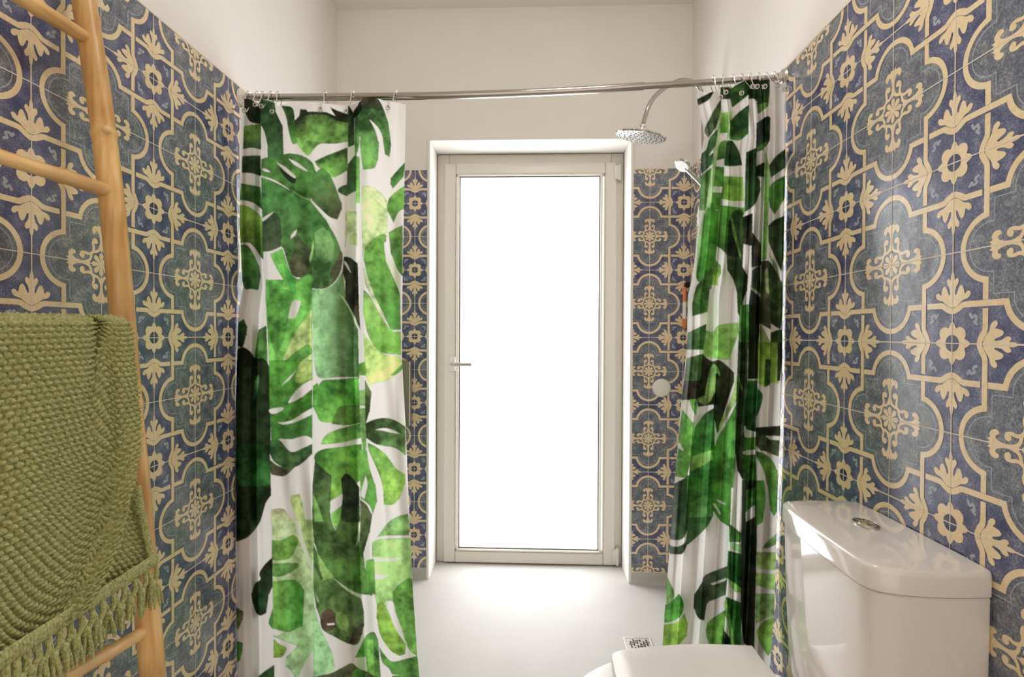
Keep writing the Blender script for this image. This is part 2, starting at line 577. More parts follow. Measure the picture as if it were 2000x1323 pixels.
tile_panel(wall_left, (XL, 0, 0), (0, 1, 0), (1, 0, 0), -.30, YB, 1.344)
tile_panel(wall_right, (XR, 0, 0), (0, -1, 0), (-1, 0, 0), -YB, .30, -1.3514)
tile_panel(wall_back, (0, YB, 0), (1, 0, 0), (0, -1, 0), XL, RX0 - e, .5246)
tile_panel(wall_back, (0, YB, 0), (1, 0, 0), (0, -1, 0), RX1 + e, XR, .5246)
# pale bead along the top of the side tiling
bm = bmesh.new(); box(bm, XL - TT, XL + .0015, -.3, YB, ZT, ZT + .004); structure(bobj('trim_2', bm, M_grout))
bm = bmesh.new(); box(bm, XR - .0015, XR + TT, -.3, YB, ZT, ZT + .004); structure(bobj('trim_3', bm, M_grout))

# ------------------------------------------------------------------ window
win = bpy.data.objects.new('window_1', None); COL.objects.link(win); win.location = (0, YR, 0); structure(win)


def frame_ring(bm, x0, x1, z0, z1, w, y0, y1, bev):
    box(bm, x0, x0 + w, y0, y1, z0, z1, bev); box(bm, x1 - w, x1, y0, y1, z0, z1, bev)
    box(bm, x0 + w, x1 - w, y0, y1, z1 - w, z1, bev); box(bm, x0 + w, x1 - w, y0, y1, z0, z0 + w, bev)


SX0, SX1 = -.419, .405
SZ0, SZ1 = .006, .822 + CAMZ
bm = bmesh.new(); frame_ring(bm, RX0 + .003, RX1 - .003, 0.002, RZ1 - .003, .058, YR + .012, YR + .08, .004)
bobj('window_frame', bm, M_frame, win)
bm = bmesh.new(); frame_ring(bm, SX0, SX1, SZ0, SZ1, .055, YR - .006, YR + .055, .006)
sash = bobj('window_sash', bm, M_frame, win)
GX0, GX1 = onY(898, 600, YR)[0], onY(1170, 600, YR)[0]
GZ0, GZ1 = onY(1030, 1073, YR)[2], onY(1030, 345, YR)[2]
bm = bmesh.new()


def rect_loop(bm, g, y):
    return [bm.verts.new(q) for q in ((GX0 - g, y, GZ0 - g), (GX1 + g, y, GZ0 - g), (GX1 + g, y, GZ1 + g), (GX0 - g, y, GZ1 + g))]


loops = [rect_loop(bm, g, y) for g, y in ((.013, YR + .03), (.013, YR - .004), (.0095, YR - .006), (.005, YR - .003), (.003, YR + .011), (.003, YR + .03))]
for A, B in zip(loops[:-1], loops[1:]):
    for k in range(4):
        bm.faces.new((A[k], A[(k + 1) % 4], B[(k + 1) % 4], B[k]))
bobj('glazing_bead', bm, M_bead, win)
bm = bmesh.new(); frame_ring(bm, GX0 - .003, GX1 + .003, GZ0 - .003, GZ1 + .003, .0045, YR + .006, YR + .013, 0)
bobj('gasket', bm, mat('grey_gasket', (112, 102, 94), .8), win)
m, nt, p = new_mat('frosted_daylit_glass')
p.inputs['Base Color'].default_value = (.9, .9, .9, 1); p.inputs['Roughness'].default_value = .3
p.inputs['Emission Color'].default_value = (.955, .98, 1.02, 1); p.inputs['Emission Strength'].default_value = WINDOW_STRENGTH
bm = bmesh.new(); box(bm, GX0 - .004, GX1 + .004, YR + .012, YR + .02, GZ0 - .004, GZ1 + .004)
bobj('pane', bm, m, win)
# handle on the left stile, lever to the right
hp = onY(884, 711, YR - .006)
bm = bmesh.new(); box(bm, hp[0] - .015, hp[0] + .015, YR - .016, YR - .006, hp[2] - .034, hp[2] + .034, .006, 3)
hd = bobj('handle', bm, M_frame, win, smooth=True)
bm = bmesh.new()
hx1 = onY(921, 711, YR - .05)[0]
tube(bm, [(hp[0], YR - .014, hp[2]), (hp[0], YR - .042, hp[2]), (hp[0] + .006, YR - .050, hp[2]), (hp[0] + .03, YR - .052, hp[2]), (hx1, YR - .052, hp[2])], [.008, .008, .0085, .0085, .0085], 12)
bobj('lever', bm, mat('satin_grey_metal', (176, 172, 164), .3, metal=.4), hd, smooth=True)
for py0, py1 in ((320, 352), (1072, 1106)):
    a, b_ = onY(1205, py0, YR - .01), onY(1205, py1, YR - .01)
    bm = bmesh.new()
    cx = SX1 + .012
    lathe(bm, [(0, b_[2]), (.008, b_[2]), (.0095, b_[2] + .004), (.0095, a[2] - .004), (.008, a[2]), (0, a[2])], (cx, YR - .004, 0), seg=16)
    box(bm, SX1 - .012, cx, YR - .011, YR + .004, b_[2] + .006, a[2] - .006, .002)
    bobj('hinge', bm, M_frame, win, smooth=True)

# ------------------------------------------------------------------ curtain print: leaves traced as outlines in the cloth's own flat coordinates
W_ = (239, 236, 232); GW = (224, 220, 212)
DK = (34, 46, 27); D_ = (54, 88, 46); M1 = (82, 142, 58); LG = (122, 186, 76); PA = (196, 216, 150); MT = (160, 218, 150); YG = (146, 188, 66); BR = (74, 70, 50)
FR = {'a': (440, 170, .22676), 'b': (440, 440, .22676), 'c': (440, 720, .22676), 'd': (440, 1020, .22896),
      'p': (1280, 130, .21164), 'q': (1280, 400, .21164), 'r': (1280, 670, .21164), 's': (1280, 940, .28956)}
LEFT_PRINT = [
 # fold beside the wall
 ('a', DK, DK, '165,100 220,105 290,150 300,320 240,310 200,285 165,200'),
 ('a', (112, 160, 60), D_, '165,335 230,325 305,320 305,540 230,525 155,535'),
 ('a', D_, DK, '150,595 220,590 300,590 305,770 230,745 145,740'),
 ('a', M1, D_, '140,830 200,840 300,860 320,1060 260,1010 200,985 130,975'),
 ('a', YG, D_, '125,1015 200,1030 290,1095 325,1150 325,1490 240,1370 190,1340 120,1350'),
 ('b', M1, (50, 100, 40), '120,165 190,175 240,240 290,350 305,450 285,560 220,550 165,545 130,400'),
 ('b', D_, DK, '110,840 160,805 185,870 180,950 150,1050 105,1040'),
 ('b', D_, M1, '260,1100 290,900 350,865 365,1300 250,1300'),
 ('c', DK, (44, 66, 36), '90,-160 150,-185 210,-150 260,-90 300,-90 350,-70 385,0 385,700 390,1100 350,1160 320,1260 290,1340 200,1450 95,1495'),
 ('c', (40, 84, 36), (48, 104, 44), '105,700 160,640 330,660 385,760 385,1000 250,1020 110,1010'),
 ('c', (96, 140, 84), (60, 100, 60), '245,270 258,100 285,50 290,120 268,240'),
 ('d', DK, (44, 70, 42), '400,300 400,560 365,640 345,780 300,800 260,770 235,690 225,610 250,530 300,490 290,440 330,370'),
 ('d', (128, 150, 84), (128, 150, 84), '80,720 150,760 145,840 110,920 80,900'), ('d', M1, M1, '80,1010 145,1030 140,1120 120,1190 80,1190'),
 ('d', D_, D_, '290,1310 340,1270 415,1220 415,1700 260,1700'), ('d', M1, M1, '370,850 410,720 415,915 390,900'),
 # top of the first broad panel
 ('a', D_, (58, 96, 52), '300,95 420,130 430,200 490,330 500,600 370,610 365,520 340,400 310,330 295,200'),
 ('a', D_, M1, '480,160 580,180 600,300 620,480 580,490 550,400 520,250'),
 ('a', (58, 66, 40), LG, '600,285 690,215 860,220 950,250 1050,230 1055,470 940,490 820,490 760,540 715,590 670,560 620,490'),
 ('a', DK, DK, '650,190 700,195 720,215 860,215 960,250 1060,235 1060,310 960,290 860,240 720,240 640,260'),
 ('a', DK, DK, '900,170 960,200 1060,235 1060,300 960,260'),
 ('a', DK, D_, '1060,150 1110,230 1110,500 1060,520'),
 ('a', D_, LG, '770,640 850,600 950,560 1050,520 1050,720 980,760 920,780 860,720 800,690'),
 ('a', D_, D_, '1060,660 1115,590 1140,600 1140,890 1060,930 1040,940 980,910 970,880 1010,850 1050,840 1055,720'),
 ('a', (66, 110, 58), (104, 160, 76), '1120,250 1150,130 1200,90 1260,80 1320,110 1360,180 1400,300 1425,500 1410,605 1380,580 1360,450 1330,370 1280,310 1240,280 1290,370 1320,480 1310,640 1280,700 1190,710 1170,560 1160,430 1140,560 1120,600'),
 ('a', BR, (58, 80, 46), '1140,150 1200,88 1260,78 1320,108 1372,210 1280,190 1180,180'),
 ('a', DK, DK, '1105,270 1110,200 1160,130 1180,180 1140,250'),
 ('a', D_, M1, '1430,780 1470,730 1550,645 1530,780 1440,880 1425,840'),
 ('a', LG, M1, '1410,960 1460,910 1540,850 1540,1050 1490,1080 1450,1175 1400,1070 1395,1010'),
 ('a', (204, 222, 160), PA, '1190,850 1260,860 1340,910 1390,980 1395,1150 1380,1260 1300,1290 1200,1400 1180,1300'),
 ('a', M1, LG, '1130,600 1152,600 1155,1000 1130,1000'),
 # large monstera leaf
 ('a', D_, M1, '315,620 380,600 500,580 560,572 660,590 740,640 770,700 790,770 760,830 740,960 730,980 600,920 520,860 420,800 330,770 312,760'),
 ('b', (74, 138, 66), (76, 112, 60), '312,-415 430,-370 560,-300 650,-260 740,-205 830,-100 900,10 960,120 1005,240 1010,310 985,420 930,500 860,545 755,545 680,510 640,450 600,445 560,390 520,270 490,190 420,200 330,230'),
 ('a', (90, 150, 70), (74, 80, 54), '760,760 820,700 870,720 920,790 960,890 1000,1000 1000,1060 965,1145 900,1120 830,1060 750,980 740,900'),
 ('b', (58, 82, 52), (64, 78, 54), '325,-60 420,-110 470,-60 480,100 470,190 400,220 325,230'),
 ('b', (70, 98, 58), (84, 84, 60), '600,60 700,180 745,200 735,330 700,410 640,450 580,430 555,350 590,200'),
 ('b', (120, 176, 96), (100, 140, 80), '770,60 830,20 900,60 940,160 930,300 850,330 780,260'),
 ('b', (92, 80, 62), (74, 90, 56), '990,220 1012,300 985,420 930,500 900,420 950,320'),
 ('a', DK, DK, '450,650 520,720 600,770 610,800 600,832 560,820 490,750'),
 ('a', GW, GW, '435,645 520,690 610,775 590,785 500,715'), ('a', W_, W_, '540,615 620,650 712,722 690,724 600,675'),
 ('a', (160, 210, 120), (150, 205, 110), '560,880 650,932 735,968 742,988 640,945'), ('a', W_, W_, '318,1130 430,1068 350,1142 320,1160'), ('a', W_, W_, '312,705 350,705 395,735 340,730'),
 ('b', W_, W_, '570,80 620,30 605,85 560,120'), ('b', (160, 205, 120), (160, 205, 120), '755,130 765,200 735,340 720,300 740,220'),
 ('a', GW, GW, '735,985 750,985 850,1100 960,1250 945,1240 820,1090'),
 # bright leaf below it
 ('b', (98, 182, 74), (120, 196, 84), '352,470 500,470 430,350 385,250 490,200 560,400 600,450 640,460 720,420 745,430 745,1330 390,1330 365,900 350,620'),
 ('b', (88, 160, 62), (96, 168, 66), '365,640 420,560 540,560 590,620 540,830 500,1000 430,1120 370,900'),
 ('b', (66, 172, 72), (80, 180, 80), '500,330 560,400 600,460 600,600 560,560 520,430'),
 ('b', (180, 214, 120), (196, 216, 140), '740,720 745,1330 640,1330 480,1235 600,930 700,790'),
 ('b', (104, 176, 76), (104, 176, 76), '470,1235 560,1130 700,1030 740,1060 740,1110 640,1180 560,1230 500,1323'),
 ('b', W_, W_, '580,655 655,655 605,795 540,800'), ('b', W_, W_, '620,1180 640,1190 560,1290 530,1310 590,1220'),
 ('b', MT, (64, 100, 44), '750,550 860,548 940,500 1010,400 1035,640 1140,900 1148,1310 960,1310 800,1310 765,1150', 'h'),
 ('b', DK, (58, 52, 40), '1025,270 1080,280 1138,330 1150,760 1160,900 1100,760 1040,680 1035,500 1012,410'),
 ('b', GW, GW, '1022,305 1050,330 1088,415 1070,400 1030,340'),
 ('b', (176, 204, 150), (176, 204, 150), '915,525 935,540 1040,650 1165,890 1140,870 1030,665'),
 ('b', (170, 190, 116), (170, 190, 116), '1075,80 1130,62 1132,180 1080,160'), ('b', (176, 196, 140), (186, 200, 150), '1040,-120 1130,-120 1130,60 1060,80 1035,200'),
 # right hand panel
 ('b', (188, 214, 140), PA, '1180,-330 1395,-120 1390,70 1260,130 1205,190 1185,280'),
 ('b', LG, M1, '1205,190 1260,130 1340,78 1388,85 1370,200 1400,340 1460,450 1500,580 1508,900 1430,900 1400,850 1340,720 1270,580 1215,400 1195,300'),
 ('b', (150, 196, 96), (112, 170, 66), '1195,560 1240,600 1290,690 1370,830 1440,910 1508,920 1512,1120 1400,1110 1330,1090 1280,1040 1220,920 1190,750'),
 ('b', (110, 164, 76), M1, '1410,60 1470,25 1525,0 1525,440 1480,380 1430,250'),
 ('b', W_, (210, 224, 180), '1370,150 1400,150 1440,290 1505,440 1500,570 1440,440 1390,320'),
 ('b', (206, 222, 170), (206, 222, 170), '1192,370 1215,400 1270,560 1385,830 1300,700 1210,520'),
 ('c', (168, 212, 110), (190, 214, 120), '1195,-300 1260,-220 1370,-120 1500,-100 1530,-10 1460,60 1380,110 1310,120 1240,150 1205,60'),
 ('c', M1, M1, '1420,60 1530,-40 1530,0 1470,55'), ('c', W_, W_, '1430,-120 1490,-130 1440,-95'),
 ('c', (112, 170, 64), (112, 170, 64), '1150,-40 1200,-60 1210,60 1155,60'),
 # middle: striped leaf
 ('c', (96, 176, 60), (64, 120, 52), '380,-70 745,-70 745,605 600,612 480,610 400,640 383,300'),
 ('c', (188, 214, 120), (170, 206, 100), '650,-60 745,-60 745,90 640,130 600,100'),
 ('c', W_, W_, '475,155 600,20 620,0 560,90'), ('c', W_, W_, '540,290 600,200 680,130 745,95 745,180 640,260 555,300'),
 ('c', W_, W_, '385,350 490,335 497,358 430,390 385,385'), ('c', W_, W_, '450,465 560,450 660,390 745,340 745,400 600,465 500,485'),
 ('c', W_, W_, '470,600 560,612 680,580 745,605 745,655 640,700 570,708 520,660'),
 ('c', (58, 108, 52), (78, 100, 62), '390,620 470,620 530,690 580,720 660,690 745,650 745,740 660,820 590,860 540,910 490,930 400,915 385,780'),
 ('c', GW, GW, '386,738 420,800 492,850 440,832 392,795'),
 ('c', BR, BR, '392,850 440,850 540,880 520,920 480,930 400,915'),
 ('c', (212, 222, 160), PA, '400,1215 500,1210 560,1290 640,1340 400,1340'), ('c', (176, 200, 120), (186, 210, 130), '560,1110 640,1080 660,1150 690,1340 620,1340 590,1230'),
 ('d', (198, 224, 160), MT, '400,-20 600,-20 755,-10 755,1090 690,1180 640,1323 620,1500 590,1323 520,1230 525,1150 610,1060 415,980'),
 ('d', (176, 206, 120), (186, 220, 150), '640,-20 745,-20 752,400 700,300'),
 ('d', (110, 168, 70), (118, 172, 66), '400,155 480,155 560,115 600,120 625,160 600,230 560,300 500,325 400,325'), ('d', (108, 162, 76), (108, 168, 78), '405,355 600,350 630,380 560,430 480,465 405,465'),
 ('d', (126, 178, 70), (72, 176, 66), '408,510 560,490 620,510 670,580 665,700 655,890 610,910 540,940 412,910', 'h'), ('d', YG, YG, '416,1000 460,1040 520,1070 515,1110 480,1155 416,1160'),
 ('d', (228, 236, 214), (228, 236, 214), '590,0 622,0 685,200 755,400 755,470 700,330 620,120'), ('d', W_, W_, '412,912 500,940 470,965 412,960'), ('d', W_, W_, '668,760 725,680 690,735'),
 ('d', W_, W_, '755,1090 760,1180 660,1323 622,1323 680,1200'), ('d', MT, MT, '755,700 810,900 900,1090 935,1250 870,1290 800,1330 755,1330'),
 # middle panel, lower half
 ('c', (84, 164, 60), (112, 188, 70), '758,150 840,100 960,95 1150,75 1155,330 1100,440 1000,460 830,460 790,400 755,330'), ('c', W_, W_, '790,100 840,100 800,150'),
 ('c', (84, 132, 56), (92, 136, 52), '915,480 940,400 990,330 1080,315 1165,320 1165,470 1060,490'),
 ('c', M1, LG, '828,640 860,580 950,530 1060,500 1165,470 1165,600 1000,640 840,655'),
 ('c', (84, 152, 56), (132, 190, 70), '765,760 830,700 1000,675 1170,650 1170,960 1020,1070 910,1140 905,1000 870,890 800,850'),
 ('c', (72, 96, 54), (82, 126, 56), '775,800 860,880 912,920 905,1100 900,1220 920,1330 950,1395 990,1300 1015,1100 1000,950 1040,905 1100,950 1150,1020 1160,1400 1200,1700 1270,1960 1150,1940 1050,1890 920,1800 830,1700 770,1500 752,1300 755,1000'),
 ('c', DK, (50, 70, 42), '1000,950 1040,905 1100,950 1150,1020 1155,1320 1050,1330 1000,1300 1015,1100'),
 ('c', (150, 200, 100), (120, 176, 80), '760,1080 800,1180 850,1323 770,1323'),
 ('c', W_, W_, '905,1150 1005,1080 1000,1170 915,1245'), ('c', LG, LG, '915,1250 1000,1180 980,1330 950,1390 925,1330'),
 ('d', (80, 124, 60), (96, 120, 64), '756,200 830,350 920,480 1040,570 1150,640 1185,780 1180,900 1130,1040 1050,1040 950,990 830,920 810,830 780,740 756,560'),
 ('d', (86, 68, 54), (84, 70, 54), '810,830 840,760 900,740 950,800 940,900 870,935 825,900'), ('d', (84, 76, 54), (84, 76, 54), '1100,920 1180,860 1165,960 1130,1040 1060,1030'),
 ('d', (128, 168, 84), (120, 160, 80), '940,790 1000,770 1060,860 1040,930 960,900'), ('d', W_, W_, '870,865 930,862 932,880 872,882'),
 ('d', (206, 226, 180), (206, 226, 180), '915,470 1030,555 1150,620 1230,622 1278,660 1160,648 1040,590'), ('d', (210, 226, 190), (210, 226, 190), '1143,0 1157,0 1137,170 1118,215'),
 ('d', (156, 196, 100), (130, 170, 84), '775,240 860,380 925,460 900,485 820,500 800,380'), ('d', (60, 84, 50), (60, 84, 50), '765,330 830,470 815,500 770,400'),
 ('d', (208, 228, 190), (208, 228, 190), '757,540 770,600 808,700 780,660'),
 ('d', W_, W_, '1150,625 1230,622 1278,660 1285,920 1250,935 1200,960 1170,1020 1190,880 1185,760'),
 # right panel, lower half
 ('c', (156, 204, 116), (120, 180, 80), '1158,185 1205,180 1212,690 1190,715 1163,560'), ('c', W_, W_, '1152,85 1200,100 1203,180 1158,190'), ('c', W_, W_, '1160,320 1205,320 1205,345 1160,345'),
 ('c', (86, 108, 62), (84, 100, 60), '1205,100 1255,200 1240,380 1212,475'),
 ('c', (66, 84, 48), (92, 134, 72), '1212,470 1280,440 1380,425 1470,450 1548,500 1552,750 1470,690 1380,670 1290,650 1218,600'), ('c', W_, W_, '1288,530 1370,513 1450,533 1512,567 1440,557 1360,538'),
 ('c', (96, 156, 70), (146, 196, 74), '1225,640 1290,670 1370,730 1420,790 1470,860 1545,910 1545,1000 1510,1100 1450,1170 1370,1175 1365,1080 1340,960 1290,830 1240,720'),
 ('c', LG, M1, '1165,700 1215,700 1230,790 1250,880 1290,1000 1305,1150 1270,1260 1240,1180 1168,1120'), ('c', W_, W_, '1168,1085 1208,920 1226,1000 1200,1125'),
 ('c', W_, W_, '1215,690 1240,740 1300,900 1310,1000 1290,1000 1250,860'),
 ('c', (82, 84, 58), (72, 96, 50), '1165,1130 1220,1180 1262,1260 1240,1420 1200,1560 1180,1640 1168,1500'),
 ('c', (116, 172, 92), (140, 194, 110), '1400,1330 1480,1278 1572,1250 1580,1440 1400,1440 1310,1450'),
 ('d', (150, 204, 116), (150, 204, 116), '1280,135 1380,60 1450,10 1560,-50 1575,90 1440,78 1350,110'),
 ('d', (166, 216, 124), (168, 216, 124), '1255,170 1330,145 1582,135 1590,470 1500,510 1430,580 1430,700 1300,760 1280,640 1270,480 1255,330'),
 ('d', W_, W_, '1253,298 1400,310 1515,303 1440,332 1330,337 1258,327'), ('d', W_, W_, '1262,437 1395,460 1330,490 1268,490'),
 ('d', (104, 168, 66), (124, 186, 80), '1430,590 1480,530 1575,475 1600,500 1645,1150 1560,1080 1500,900 1440,740'),
 ('d', YG, (124, 178, 60), '1300,700 1340,680 1400,780 1460,900 1540,1030 1530,1130 1460,1140 1380,1060 1320,960 1293,820'),
 ('d', W_, W_, '1370,680 1430,680 1460,800 1500,920 1553,1055 1480,960 1420,840'),
 ('d', (92, 156, 66), (100, 160, 70), '1310,1060 1350,1120 1420,1190 1530,1170 1645,1140 1690,1700 1500,1700 1420,1300 1340,1200'), ('d', W_, W_, '1298,980 1360,1070 1522,1162 1460,1152 1350,1112'),
 ('d', (60, 112, 50), (120, 180, 76), '1210,960 1270,940 1300,1000 1322,1323 1322,1700 1240,1700 1200,1150 1105,1160 1170,1030'), ('d', LG, LG, '1212,1000 1262,1000 1270,1323 1240,1323 1215,1180'),
 ('d', (110, 172, 70), (84, 140, 60), '1200,330 1265,310 1278,620 1200,610'),
 ('d', W_, W_, '1310,1170 1400,1290 1500,1302 1420,1310 1345,1260'),
 ('d', (84, 82, 54), (64, 92, 46), '760,1320 900,1290 1000,1240 1080,1205 1140,1250 1250,1300 1330,1400 1340,1700 760,1700'), ('d', M1, M1, '1080,1300 1120,1250 1200,1290 1240,1400 1100,1400'),
]
